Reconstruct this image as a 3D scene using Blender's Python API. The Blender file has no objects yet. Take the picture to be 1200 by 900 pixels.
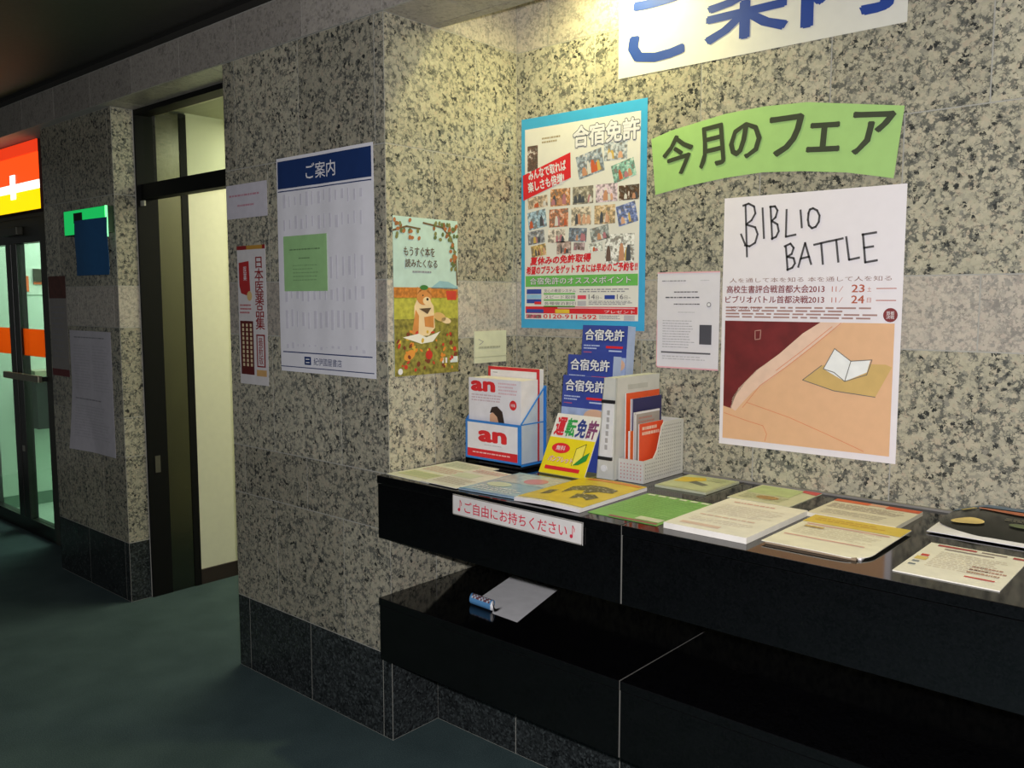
import bpy, bmesh, math, random
from mathutils import Vector, Matrix

sc = bpy.context.scene
COL = sc.collection

# ------------------------------------------------------------------ camera
CAM = Vector((2.0587, -1.762, 1.42))
YAW, PITCH = -0.7206, -0.0974
fw = Vector((math.sin(YAW)*math.cos(PITCH), math.cos(YAW)*math.cos(PITCH), math.sin(PITCH)))
rt = Vector((math.cos(YAW), -math.sin(YAW), 0))
up = rt.cross(fw)
cd = bpy.data.cameras.new('camera'); cam = bpy.data.objects.new('camera', cd); COL.objects.link(cam)
cd.sensor_width = 36; cd.lens = 1018.16/1200*36; cd.clip_start = .05
cam.matrix_world = Matrix(((rt.x, up.x, -fw.x, CAM.x), (rt.y, up.y, -fw.y, CAM.y), (rt.z, up.z, -fw.z, CAM.z), (0, 0, 0, 1)))
sc.camera = cam

# ------------------------------------------------------------------ world, lights, exposure
w = bpy.data.worlds.new('world'); sc.world = w; w.use_nodes = True
bgn = w.node_tree.nodes['Background']; bgn.inputs[0].default_value = (.93, 1.0, .95, 1); bgn.inputs[1].default_value = .065
sc.view_settings.view_transform = 'Standard'; sc.view_settings.look = 'None'
sc.view_settings.exposure = 0; sc.view_settings.gamma = 1; sc.view_settings.use_curve_mapping = False

def light(name, kind, loc, energy, color, size=.1, direction=None, spot=None, size_y=None, blend=.5):
    d = bpy.data.lights.new(name, kind); d.energy = energy; d.color = color
    if kind == 'AREA':
        d.size = size
        if size_y: d.shape = 'RECTANGLE'; d.size_y = size_y
    else: d.shadow_soft_size = size
    if kind == 'SPOT': d.spot_size = spot; d.spot_blend = blend
    o = bpy.data.objects.new(name, d); COL.objects.link(o); o.location = loc
    if direction: o.rotation_euler = Vector(direction).to_track_quat('-Z', 'Y').to_euler()
    return o
# the flash of the camera that took the photograph
light('camera_flash', 'POINT', CAM + up*.06 - fw*.02 + rt*.03, 186, (1.0, .97, .98), .02)

# ------------------------------------------------------------------ materials
def lin(c):
    return tuple((x/12.92 if x <= .04045 else ((x+.055)/1.055)**2.4) for x in c)
def hexc(h):
    h = h.lstrip('#'); return lin(tuple(int(h[i:i+2], 16)/255 for i in (0, 2, 4)))
MATS = {}
def mat(color, rough=.55, metal=0, vary=.05, spec=.5, emit=0, scale=30, coat=0):
    key = (color, rough, metal, vary, spec, emit, scale, coat)
    if key in MATS: return MATS[key]
    m = bpy.data.materials.new('m_' + color.strip('#') + '_%d' % len(MATS)); m.use_nodes = True
    nt = m.node_tree; b = nt.nodes['Principled BSDF']; c = hexc(color)
    b.inputs['Roughness'].default_value = rough; b.inputs['Metallic'].default_value = metal
    b.inputs['Specular IOR Level'].default_value = spec
    if coat: b.inputs['Coat Weight'].default_value = coat
    if vary:
        n = nt.nodes.new('ShaderNodeTexNoise'); n.inputs['Scale'].default_value = scale; n.inputs['Detail'].default_value = 3
        g = nt.nodes.new('ShaderNodeNewGeometry'); nt.links.new(g.outputs['Position'], n.inputs['Vector'])
        r = nt.nodes.new('ShaderNodeValToRGB'); e = r.color_ramp.elements
        e[0].position = .3; e[1].position = .7
        e[0].color = tuple(x*(1-vary) for x in c) + (1,); e[1].color = tuple(min(1, x*(1+vary)) for x in c) + (1,)
        nt.links.new(n.outputs['Fac'], r.inputs[0]); nt.links.new(r.outputs[0], b.inputs['Base Color'])
    else: b.inputs['Base Color'].default_value = c + (1,)
    if emit:
        b.inputs['Emission Color'].default_value = c + (1,); b.inputs['Emission Strength'].default_value = emit
    MATS[key] = m; return m

def granite(name, light_cols, dark, amount, scale=85, rough=.22, tone=.16, cluster=22, veins=None):
    m = bpy.data.materials.new(name); m.use_nodes = True; nt = m.node_tree; N = nt.nodes; L = nt.links
    b = N['Principled BSDF']; b.inputs['Roughness'].default_value = rough
    geo = N.new('ShaderNodeNewGeometry'); oi = N.new('ShaderNodeObjectInfo')
    mul = N.new('ShaderNodeVectorMath'); mul.operation = 'MULTIPLY_ADD'
    L.new(oi.outputs['Random'], mul.inputs[0]); mul.inputs[1].default_value = (37.1, 53.7, 21.3); L.new(geo.outputs['Position'], mul.inputs[2])
    nd = N.new('ShaderNodeTexNoise'); nd.inputs['Scale'].default_value = scale*1.6; nd.inputs['Detail'].default_value = 3
    L.new(mul.outputs[0], nd.inputs['Vector'])
    ma = N.new('ShaderNodeVectorMath'); ma.operation = 'MULTIPLY_ADD'; L.new(nd.outputs['Color'], ma.inputs[0])
    ma.inputs[1].default_value = (1.7/scale,)*3; L.new(mul.outputs[0], ma.inputs[2])
    vo = N.new('ShaderNodeTexVoronoi'); vo.inputs['Scale'].default_value = scale; L.new(ma.outputs[0], vo.inputs['Vector'])
    sp = N.new('ShaderNodeSeparateColor'); L.new(vo.outputs['Color'], sp.inputs[0])
    r1 = N.new('ShaderNodeValToRGB'); r1.color_ramp.interpolation = 'LINEAR'
    el = r1.color_ramp.elements
    while len(el) < len(light_cols): el.new(.5)
    for i, c in enumerate(light_cols): el[i].position = i/(len(light_cols)-1); el[i].color = hexc(c) + (1,)
    L.new(sp.outputs[0], r1.inputs[0])
    # dark mica: random per crystal, gathered in clusters
    nc = N.new('ShaderNodeTexNoise'); nc.inputs['Scale'].default_value = cluster; nc.inputs['Detail'].default_value = 4; nc.inputs['Roughness'].default_value = .7
    L.new(mul.outputs[0], nc.inputs['Vector'])
    s1 = N.new('ShaderNodeMath'); s1.operation = 'MULTIPLY_ADD'; L.new(sp.outputs[1], s1.inputs[0]); s1.inputs[1].default_value = .42
    L.new(nc.outputs['Fac'], s1.inputs[2])
    r2 = N.new('ShaderNodeValToRGB'); e2 = r2.color_ramp.elements
    e2[0].position = amount; e2[0].color = (1, 1, 1, 1); e2[1].position = amount+.11; e2[1].color = (0, 0, 0, 1)
    L.new(s1.outputs[0], r2.inputs[0])
    mx = N.new('ShaderNodeMix'); mx.data_type = 'RGBA'; L.new(r2.outputs[0], mx.inputs[0]); L.new(r1.outputs[0], mx.inputs[6]); mx.inputs[7].default_value = hexc(dark) + (1,)
    # grey mica filling the gaps between the pale crystals
    if veins:
        ve = N.new('ShaderNodeTexVoronoi'); ve.feature = 'DISTANCE_TO_EDGE'; ve.inputs['Scale'].default_value = scale*.62; L.new(ma.outputs[0], ve.inputs['Vector'])
        nv = N.new('ShaderNodeTexNoise'); nv.inputs['Scale'].default_value = scale*.42; nv.inputs['Detail'].default_value = 2; L.new(mul.outputs[0], nv.inputs['Vector'])
        sv = N.new('ShaderNodeMath'); sv.operation = 'MULTIPLY_ADD'; L.new(nv.outputs['Fac'], sv.inputs[0]); sv.inputs[1].default_value = -.9; L.new(ve.outputs['Distance'], sv.inputs[2])
        rv = N.new('ShaderNodeMapRange'); L.new(sv.outputs[0], rv.inputs[0]); rv.inputs[1].default_value = -.485; rv.inputs[2].default_value = -.36; rv.inputs[3].default_value = veins[1]; rv.inputs[4].default_value = 0
        mv = N.new('ShaderNodeMix'); mv.data_type = 'RGBA'; L.new(rv.outputs[0], mv.inputs[0]); L.new(mx.outputs[2], mv.inputs[6]); mv.inputs[7].default_value = hexc(veins[0]) + (1,); mx = mv
    # tone of each slab
    mr = N.new('ShaderNodeMapRange'); L.new(oi.outputs['Random'], mr.inputs[0]); mr.inputs[3].default_value = 1-tone; mr.inputs[4].default_value = 1+tone
    hs = N.new('ShaderNodeHueSaturation'); L.new(mr.outputs[0], hs.inputs['Value']); L.new(mx.outputs[2], hs.inputs['Color'])
    L.new(hs.outputs[0], b.inputs['Base Color'])
    return m

G_WALL = granite('granite_wall', ['#86847a', '#a09d8b', '#aea994', '#a7a391', '#b6b09b', '#ada28f'], '#333534', .474, scale=105, cluster=30, veins=('#565854', .85))
G_BAND = granite('granite_band', ['#918e87', '#aca69b', '#b9b1a3', '#b7ada1', '#beb6a8', '#b5a99d'], '#8a867f', .46, scale=120, veins=('#87837e', .6))
G_PLINTH = granite('granite_plinth', ['#1c1f20', '#282b2c', '#313536', '#474d4e'], '#141617', .48, scale=150)
G_BLACK = granite('granite_black', ['#060607', '#08080a', '#0b0b0d'], '#040405', .5, scale=220, rough=.09, tone=.05)
G_HEAD = granite('granite_bulkhead', ['#8c8780', '#99938b', '#a49e94', '#9b9590'], '#7a766f', .47, scale=120, rough=.4)
GROUT = mat('#a5a49c', .9)
def carpet_mat():
    m = bpy.data.materials.new('carpet'); m.use_nodes = True; nt = m.node_tree; b = nt.nodes['Principled BSDF']
    g = nt.nodes.new('ShaderNodeNewGeometry')
    n = nt.nodes.new('ShaderNodeTexNoise'); n.inputs['Scale'].default_value = 260; n.inputs['Detail'].default_value = 4
    n2 = nt.nodes.new('ShaderNodeTexNoise'); n2.inputs['Scale'].default_value = 5; n2.inputs['Detail'].default_value = 5
    for q in (n, n2): nt.links.new(g.outputs['Position'], q.inputs['Vector'])
    a = nt.nodes.new('ShaderNodeMath'); a.operation = 'MULTIPLY_ADD'; nt.links.new(n2.outputs['Fac'], a.inputs[0]); a.inputs[1].default_value = .5; nt.links.new(n.outputs['Fac'], a.inputs[2])
    r = nt.nodes.new('ShaderNodeValToRGB'); e = r.color_ramp.elements
    e[0].position = .45; e[0].color = hexc('#2f3f42') + (1,); e[1].position = 1.0; e[1].color = hexc('#506263') + (1,)
    nt.links.new(a.outputs[0], r.inputs[0]); nt.links.new(r.outputs[0], b.inputs['Base Color'])
    bp = nt.nodes.new('ShaderNodeBump'); bp.inputs['Strength'].default_value = .5; bp.inputs['Distance'].default_value = .004
    nt.links.new(n.outputs['Fac'], bp.inputs['Height']); nt.links.new(bp.outputs[0], b.inputs['Normal'])
    b.inputs['Roughness'].default_value = .95; b.inputs['Specular IOR Level'].default_value = .1
    return m
CARPET = carpet_mat()
def glass_mat(name, tint=(1, 1, 1), refl=.08):
    m = bpy.data.materials.new(name); m.use_nodes = True; nt = m.node_tree; nt.nodes.clear()
    o = nt.nodes.new('ShaderNodeOutputMaterial'); t = nt.nodes.new('ShaderNodeBsdfTransparent'); g = nt.nodes.new('ShaderNodeBsdfGlossy')
    t.inputs[0].default_value = tint + (1,); g.inputs['Roughness'].default_value = .02
    lw = nt.nodes.new('ShaderNodeLayerWeight'); lw.inputs[0].default_value = .5
    f = nt.nodes.new('ShaderNodeMath'); f.operation = 'POWER'; nt.links.new(lw.outputs['Facing'], f.inputs[0]); f.inputs[1].default_value = 4.5
    mx = nt.nodes.new('ShaderNodeMixShader'); nt.links.new(f.outputs[0], mx.inputs[0]); nt.links.new(t.outputs[0], mx.inputs[1]); nt.links.new(g.outputs[0], mx.inputs[2])
    nt.links.new(mx.outputs[0], o.inputs[0]); return m
GLASS = glass_mat('pane_glass', (.93, .97, .94))
ACRYL = glass_mat('clear_acrylic', (.90, .94, .97))
def steel_mat():
    m = bpy.data.materials.new('brushed_steel'); m.use_nodes = True; nt = m.node_tree; b = nt.nodes['Principled BSDF']
    b.inputs['Metallic'].default_value = 1; b.inputs['Roughness'].default_value = .24; b.inputs['Base Color'].default_value = hexc('#65655c') + (1,)
    g = nt.nodes.new('ShaderNodeNewGeometry'); mp = nt.nodes.new('ShaderNodeMapping'); mp.inputs['Scale'].default_value = (40, 40, 900)
    n = nt.nodes.new('ShaderNodeTexNoise'); n.inputs['Scale'].default_value = 1
    nt.links.new(g.outputs['Position'], mp.inputs[0]); nt.links.new(mp.outputs[0], n.inputs['Vector'])
    bp = nt.nodes.new('ShaderNodeBump'); bp.inputs['Strength'].default_value = .15; bp.inputs['Distance'].default_value = .001
    nt.links.new(n.outputs['Fac'], bp.inputs['Height']); nt.links.new(bp.outputs[0], b.inputs['Normal']); return m
STEEL = steel_mat()
DARKM = mat('#0d0e0d', .6, metal=.0, vary=.1, spec=.15)
WHITE = mat('#e4e2e6', .6, vary=.02); OFFW = mat('#d9d8d0', .6, vary=.03)
BLACKINK = mat('#1c1c20', .6, vary=0)

# ------------------------------------------------------------------ mesh helpers
def link(name, me, m=None, parent=None, props=None):
    o = bpy.data.objects.new(name, me); COL.objects.link(o)
    if m is not None and me is not None and len(me.materials) == 0: me.materials.append(m)
    if parent is not None: o.parent = parent
    return o
def tag(o, label, cat, group=None):
    o['label'] = label; o['category'] = cat
    if group: o['group'] = group
    return o
def struct(o): o['kind'] = 'structure'; return o
BOXF = [(0, 3, 2, 1), (4, 5, 6, 7), (0, 1, 5, 4), (1, 2, 6, 5), (2, 3, 7, 6), (3, 0, 4, 7)]
def boxes_mesh(name, bl, chamfer=0):
    bm = bmesh.new()
    for (x0, y0, z0, x1, y1, z1) in bl:
        vs = [bm.verts.new(p) for p in ((x0, y0, z0), (x1, y0, z0), (x1, y1, z0), (x0, y1, z0), (x0, y0, z1), (x1, y0, z1), (x1, y1, z1), (x0, y1, z1))]
        for f in BOXF: bm.faces.new([vs[i] for i in f])
    if chamfer: bmesh.ops.bevel(bm, geom=bm.edges[:], offset=chamfer, segments=2, affect='EDGES', profile=.6)
    me = bpy.data.meshes.new(name); bm.to_mesh(me); bm.free(); return me
def box(name, x0, y0, z0, x1, y1, z1, m, parent=None, chamfer=0):
    return link(name, boxes_mesh(name, [(x0, y0, z0, x1, y1, z1)], chamfer), m, parent)
def empty(name, loc=(0, 0, 0)):
    o = bpy.data.objects.new(name, None); COL.objects.link(o); o.location = loc; o.empty_display_size = .05
    return o
def pydata(name, v, f):
    me = bpy.data.meshes.new(name); me.from_pydata(v, [], f); me.update(); return me
def cyl_mesh(name, r, h, n=20, r2=None):
    r2 = r if r2 is None else r2; v = []; f = []
    for i in range(n):
        a = 2*math.pi*i/n; v.append((r*math.cos(a), r*math.sin(a), 0)); v.append((r2*math.cos(a), r2*math.sin(a), h))
    for i in range(n): j = (i+1) % n; f.append((2*i, 2*j, 2*j+1, 2*i+1))
    f.append([2*i+1 for i in range(n)]); f.append([2*i for i in reversed(range(n))]); return pydata(name, v, f)

TILEC = {}
def tile_face(parent, o, eu, ev, en, rows, u0, u1, holes=None):
    """rows: (v0, v1, first joint, pitch, material). Each slab is an object of its own, 2 mm proud of the grout."""
    o, eu, ev, en = map(Vector, (o, eu, ev, en)); g = .0017
    R = Matrix((eu, ev, en)).transposed().to_4x4()
    for (v0, v1, j0, pt, m) in rows:
        js = [u0]; k = math.floor((u0-j0)/pt)+1
        while j0+k*pt < u1-.012:
            if j0+k*pt > u0+.012: js.append(j0+k*pt)
            k += 1
        js.append(u1)
        for a, b in zip(js, js[1:]):
            if holes and holes((a+b)/2, (v0+v1)/2): continue
            ww, hh = round(b-a-2*g, 4), round(v1-v0-2*g, 4)
            key = (ww, hh, m.name)
            if key not in TILEC:
                me = boxes_mesh('tile', [(-ww/2, -hh/2, -.010, ww/2, hh/2, 0)]); me.materials.append(m); TILEC[key] = me
            t = link('tile', TILEC[key], None, parent)
            t.matrix_world = Matrix.Translation(o + eu*(a+b)/2 + ev*(v0+v1)/2) @ R
# ------------------------------------------------------------------ text
TXT = {}
def text_mesh(s, bold):
    key = (s, round(bold, 4))
    if key not in TXT:
        c = bpy.data.curves.new('txt', 'FONT'); c.body = s; c.resolution_u = 2; c.offset = bold; c.space_line = .92; c.align_x = 'CENTER'
        o = bpy.data.objects.new('txt', c); me = bpy.data.meshes.new_from_object(o)
        TXT[key] = ([tuple(v.co) for v in me.vertices], [tuple(p.vertices) for p in me.polygons])
        bpy.data.objects.remove(o); bpy.data.curves.remove(c); bpy.data.meshes.remove(me)
    return TXT[key]

class Sheet:
    """A flat printed thing: local x right, y up, z out of the print; u, v are fractions with v from the top."""
    def __init__(s, name, o, ex, ey, ez, w, h, m, t=.0008, outline=None, warp=None, parent=None, n=14, gap=.0006, corner=0, flip=False):
        s.w, s.h, s.warp, s.n, s.corner, s.flip = w, h, warp, n, corner, flip
        if outline: v = [((u)*w, (1-q)*h) for u, q in outline]
        if outline:
            k = len(v); vs = [(x, y, 0) for x, y in v] + [(x, y, -t) for x, y in v]
            fs = [list(range(k)), list(range(2*k-1, k-1, -1))] + [(i, k+i, k+(i+1) % k, (i+1) % k) for i in range(k)]
            me = pydata(name, vs, fs)
            bm = bmesh.new(); bm.from_mesh(me); bmesh.ops.recalc_face_normals(bm, faces=bm.faces[:]); bm.to_mesh(me); bm.free()
        elif warp:
            vs = []; fs = []; q = n+1
            for lay in (0, -t):
                for j in range(q):
                    for i in range(q):
                        cu, cv = s.cut(i/n, 1-j/n); x, y = w*cu, h*(1-cv); vs.append((x, y, lay+warp(cu, cv)))
            N2 = q*q
            for j in range(n):
                for i in range(n):
                    a = j*q+i; fs.append((a, a+1, a+q+1, a+q)); fs.append((N2+a, N2+a+q, N2+a+q+1, N2+a+1))
            for i in range(n):
                fs.append((i+1, i, N2+i, N2+i+1)); a = n*q+i; fs.append((a, a+1, N2+a+1, N2+a))
                a = i*q; fs.append((a, a+q, N2+a+q, N2+a)); a = i*q+n; fs.append((a+q, a, N2+a, N2+a+q))
            me = pydata(name, vs, fs)
            for p in me.polygons: p.use_smooth = False
        else: me = boxes_mesh(name, [(0, 0, -t, w, h, 0)])
        s.o = link(name, me, m, parent)
        ex, ey, ez = Vector(ex).normalized(), Vector(ey).normalized(), Vector(ez).normalized()
        M = Matrix((ex, ey, ez)).transposed().to_4x4(); M.translation = Vector(o) + ez*(t+gap)
        if parent is None: s.o.matrix_world = M
        else: s.o.matrix_local = parent.matrix_world.inverted() @ M if False else M
        s.cur = s.o
    def cut(s, u, v):
        k = s.corner
        if s.flip:
            s.flip = False; a, b = s.cut(1-u, v); s.flip = True; return 1-a, b
        if not k or u <= 1-k or v <= 1-k: return u, v
        a, b = (u-1+k)/k, (v-1+k)/k; f = max(a, b)/math.hypot(a, b); return 1-k+k*a*f, 1-k+k*b*f
    def zz(s, u, v, layer): return (.0004 + .00035*layer) if not s.warp else (.0006+.0005*layer + s.warp(u, v))
    def mesh(s, name, vs, fs, m, layer, parent=None):
        """vs in (u, v)"""
        me = pydata(name, [(u*s.w, (1-v)*s.h, s.zz(u, v, layer)) for u, v in vs], fs)
        return link(name, me, m, parent or s.o)
    def rect(s, u0, v0, u1, v1, m, layer=1, name='printed_panel', rot=0):
        if s.warp:
            n = 40; vs = [(u0+(u1-u0)*i/n, v1+(v0-v1)*j/n) for j in range(n+1) for i in range(n+1)]
            fs = [(j*(n+1)+i, j*(n+1)+i+1, (j+1)*(n+1)+i+1, (j+1)*(n+1)+i) for j in range(n) for i in range(n)]
            return s.mesh(name, vs, fs, m, layer)
        P = [(u0, v1), (u1, v1), (u1, v0), (u0, v0)]
        return s.mesh(name, s.rotp(P, rot), [(0, 1, 2, 3)], m, layer)
    def rotp(s, P, deg):
        if not deg: return P
        cu = sum(p[0] for p in P)/len(P); cv = sum(p[1] for p in P)/len(P); a = math.radians(deg); c, d = math.cos(a), math.sin(a); out = []
        for u, v in P:
            x, y = (u-cu)*s.w, -(v-cv)*s.h; x, y = c*x-d*y, d*x+c*y; out.append((cu+x/s.w, cv-y/s.h))
        return out
    def poly(s, P, m, layer=1, name='printed_shape'):
        a = sum((P[i][0]*s.w)*(-P[(i+1) % len(P)][1]*s.h)-(P[(i+1) % len(P)][0]*s.w)*(-P[i][1]*s.h) for i in range(len(P)))
        if a < 0: P = P[::-1]
        return s.mesh(name, P, [list(range(len(P)))], m, layer)
    def ell(s, cu, cv, ru, rv, m, layer=1, name='printed_shape', rot=0, n=20):
        return s.poly(s.rotp([(cu+ru*math.cos(2*math.pi*i/n), cv+rv*math.sin(2*math.pi*i/n)) for i in range(n)], rot), m, layer, name)
    def stroke(s, lines, wd, m, layer=2, name='drawn_lines'):
        vs = []; fs = []; hw = wd/2
        for L in lines:
            for (a, b) in zip(L, L[1:]):
                ax, ay, bx, by = a[0]*s.w, a[1]*s.h, b[0]*s.w, b[1]*s.h; d = Vector((bx-ax, by-ay)); l = d.length or 1e-6; d /= l; nx, ny = -d.y*hw, d.x*hw
                ax -= d.x*hw*.6; ay -= d.y*hw*.6; bx += d.x*hw*.6; by += d.y*hw*.6
                k = len(vs); q = [(ax+nx, ay+ny), (bx+nx, by+ny), (bx-nx, by-ny), (ax-nx, ay-ny)]
                vs += [(x/s.w, y/s.h) for x, y in q]; fs.append((k, k+1, k+2, k+3))
        return s.mesh(name, vs, fs, m, layer)
    def bars(s, rects, m, layer=2, name='fine_print'):
        vs = []; fs = []
        if s.warp:
            out = []
            for (u0, v0, u1, v1) in rects:
                k = max(1, int((u1-u0)/.025)); q = max(1, int((v1-v0)/.05))
                out += [(u0+(u1-u0)*i/k, v0+(v1-v0)*j/q, u0+(u1-u0)*(i+1)/k, v0+(v1-v0)*(j+1)/q) for i in range(k) for j in range(q)]
            rects = out
        for (u0, v0, u1, v1) in rects:
            k = len(vs); vs += [(u0, v1), (u1, v1), (u1, v0), (u0, v0)]; fs.append((k, k+1, k+2, k+3))
        return s.mesh(name, vs, fs, m, layer)
    def fine(s, u0, v0, u1, v1, rows, m, seed=1, layer=2, fill=.45, words=True, name='fine_print'):
        rnd = random.Random(seed); R = []; dv = (v1-v0)/rows
        for r in range(rows):
            v = v0+r*dv; u = u0; end = u1-(u1-u0)*rnd.random()*.25
            while u < end:
                l = (u1-u0)*(rnd.uniform(.03, .12) if words else 1); R.append((u, v, min(u+l, u1), v+dv*fill)); u += l+(u1-u0)*.018
        return s.bars(R, m, layer, name)
    def text(s, st, u0, v0, u1, v1, m, layer=3, bold=0., rot=0, name='lettering', outline=None, ob=.05, shear=0):
        base, _ = text_mesh(st, 0)
        xs = [p[0] for p in base]; ys = [p[1] for p in base]; x0, x1, y0, y1 = min(xs), max(xs), min(ys), max(ys)
        def put(b, mm, lay, nm):
            V0, F0 = text_mesh(st, 0); P = []; F = []; V = []; DZ = []
            offs = [(0, 0)] if b <= 0 else [(0, 0)] + [(b*math.cos(k*math.pi/4+.39), b*math.sin(k*math.pi/4+.39)) for k in range(8 if b > .03 else 4)]
            for (dx, dy) in offs:
                k = len(V); V += [(p[0]+dx, p[1]+dy) for p in V0]; DZ += [-3.2e-5*offs.index((dx, dy))]*len(V0); F += [tuple(i+k for i in f) for f in F0]
            for p in V:
                a = (p[0]-x0)/(x1-x0); c = (p[1]-y0)/(y1-y0); P.append((u0+a*(u1-u0)+shear*(c-.5)*(v1-v0)*s.h/s.w, v1-c*(v1-v0)))
            if rot:
                cu, cv = (u0+u1)/2, (v0+v1)/2; a = math.radians(rot); cc, dd = math.cos(a), math.sin(a); Q = []
                for u, v in P:
                    x, y = (u-cu)*s.w, -(v-cv)*s.h; x, y = cc*x-dd*y, dd*x+cc*y; Q.append((cu+x/s.w, cv-y/s.h))
                P = Q
            o = s.mesh(nm, P, F, mm, lay)
            if len(offs) > 1:
                for v, dz in zip(o.data.vertices, DZ): v.co.z += dz
            return o
        if outline is not None: put(ob, outline, layer-1, 'lettering_outline')
        return put(bold, m, layer, name)
# =================================================================== THE SETTING
D = .608; PX = -.90; ZS = 2.275; ZR = 2.56; XR = 3.3
P2X0, P2X1, P2Y = -2.70, -1.906, .04
A0, B0, PT = -.044, -.236, .39
def rows(ja, jb, z0=0., zmax=ZS, plinth=True):
    R = []
    if plinth: R.append((0, .283, ja, PT, G_PLINTH))
    R += [(.283, .69, jb, PT, G_WALL), (.69, .873, ja, PT, G_WALL), (.873, 1.29, jb, PT, G_WALL), (1.29, 1.48, ja, PT, G_BAND),
          (1.48, 1.89, jb, PT, G_WALL), (1.89, ZS, ja, PT, G_WALL)]
    if zmax > ZS: R.append((ZS, zmax, jb, PT, G_BAND))
    return R
# floor and ceilings
struct(box('floor', -5.6, -5, -.05, 3.6, 4.0, 0, CARPET))
CEIL = mat('#1f1d1b', .6, vary=.35, scale=60)
struct(box('ceiling', -5.6, -5, 2.44, 3.6, -.006, 2.52, CEIL))
struct(box('trim_1', -5.6, -.05, 2.425, 3.6, -.006, 2.44, mat('#1a1917', .6)))
struct(box('ceiling_recess', 0.001, .232, ZR, XR, D+.1, ZR+.05, mat('#8f8b78', .8)))
# back wall
wb = struct(box('wall_back', 0, D+.0008, 0, XR, D+.12, ZR, GROUT))
tile_face(wb, (0, D, 0), (1, 0, 0), (0, 0, 1), (0, -1, 0), rows(.337, .142, zmax=ZR)[1:], 0, XR)
# near pillar: front, side
wp = struct(link('wall_pillar_near', boxes_mesh('wall_pillar_near', [(PX, .0008, 0, -.0008, .232, ZS), (PX, .232, 0, -.0008, D+.12, ZR)]), GROUT))
tile_face(wp, (0, 0, 0), (1, 0, 0), (0, 0, 1), (0, -1, 0), rows(A0, B0), PX-.001, 0)
tile_face(wp, (0, 0, 0), (0, 1, 0), (0, 0, 1), (1, 0, 0), rows(.40, .20), 0.0005, D)
tile_face(wp, (0, 0, 0), (0, 1, 0), (0, 0, 1), (1, 0, 0), [(ZS, ZR, .3, PT, G_BAND)], .233, D)
tile_face(wp, (PX, 0, 0), (0, -1, 0), (0, 0, 1), (-1, 0, 0), rows(-.3, -.2), -.24, -.001)
# plinth under the ledges
pl = struct(box('wall_plinth', 0, .2008, 0, XR, D, .289, GROUT))
tile_face(pl, (0, .2, 0), (1, 0, 0), (0, 0, 1), (0, -1, 0), [(0, .288, .351, PT, G_PLINTH)], 0, XR)
# bulkhead with its soffit
bh = struct(box('wall_bulkhead', -5.5, -.0042, ZS+.0008, XR, .232, 2.60, GROUT))
tile_face(bh, (0, -.005, 0), (1, 0, 0), (0, 0, 1), (0, -1, 0), [(ZS, 2.424, -.80, .40, G_HEAD)], -5.4, XR)
tile_face(bh, (0, 0, ZS), (1, 0, 0), (0, 1, 0), (0, 0, -1), [(0, .19, .21, .4, G_HEAD), (.19, .231, .41, .4, G_HEAD)], 0, XR)
tile_face(bh, (0, 0, ZS), (1, 0, 0), (0, 1, 0), (0, 0, -1), [(0, .139, -.99, .4, G_HEAD)], P2X1+.001, PX-.001)
# far pillar
wf = struct(box('wall_pillar_far', P2X0, P2Y+.0008, 0, P2X1-.0008, .90, ZS, GROUT))
tile_face(wf, (0, P2Y, 0), (1, 0, 0), (0, 0, 1), (0, -1, 0), rows(P2X1-.044, P2X1-.236), P2X0, P2X1)
tile_face(wf, (P2X1, P2Y, 0), (0, 1, 0), (0, 0, 1), (1, 0, 0), rows(.35, .35), 0.0005, .10)
# corridor behind the doorway
CREAM = mat('#cfcfb4', .8, vary=.02)
cw = struct(box('wall_corridor_left', P2X1-.12, .9, 0, P2X1-.001, 3.6, 2.45, CREAM))
struct(box('wall_corridor_reveal', P2X1-.0015, .392, 0, P2X1, .9, 2.45, CREAM))
struct(box('wall_corridor_right', PX, D+.13, 0, PX+.1, 3.6, 2.45, CREAM))
struct(box('wall_corridor_end', P2X1-.1, 3.6, 0, PX+.1, 3.7, 2.45, CREAM))
struct(box('ceiling_corridor', P2X1-.1, .233, 2.30, PX+.1, 3.6, 2.36, mat('#b5b49c', .8)))
struct(box('baseboard_corridor', P2X1, .392, 0, P2X1+.012, 3.6, .075, mat('#2a211c', .5)))
# door frame: dark jamb, steel panel, dark edge, transom bar, glass
df = struct(box('door_1', P2X1, .142, 0, P2X1+.012, .24, ZS, DARKM))
box('steel_panel', P2X1, .24, 0, P2X1+.009, .356, 2.29, STEEL, df)
box('edge_strip', P2X1, .356, 0, P2X1+.014, .390, 2.29, DARKM, df)
box('lock_plate', P2X1+.012, .175, .60, P2X1+.015, .20, .68, mat('#77756e', .35, metal=.8), df)
box('transom_bar', P2X1+.012, .16, 1.876, PX, .215, 1.944, DARKM, df, .003)
box('door_head', P2X1+.012, .142, 2.252, PX-.002, .215, ZS-.001, DARKM, df)
box('jamb', PX-.03, .16, 0, PX-.003, .215, 1.876, DARKM, df)
box('transom_pane', P2X1+.013, .184, 1.945, PX-.003, .19, 2.237, GLASS, df)
box('catch', P2X1+.013, .155, 1.845, P2X1+.05, .162, 1.868, mat('#c9c7be', .4, metal=.5), df)
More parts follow.
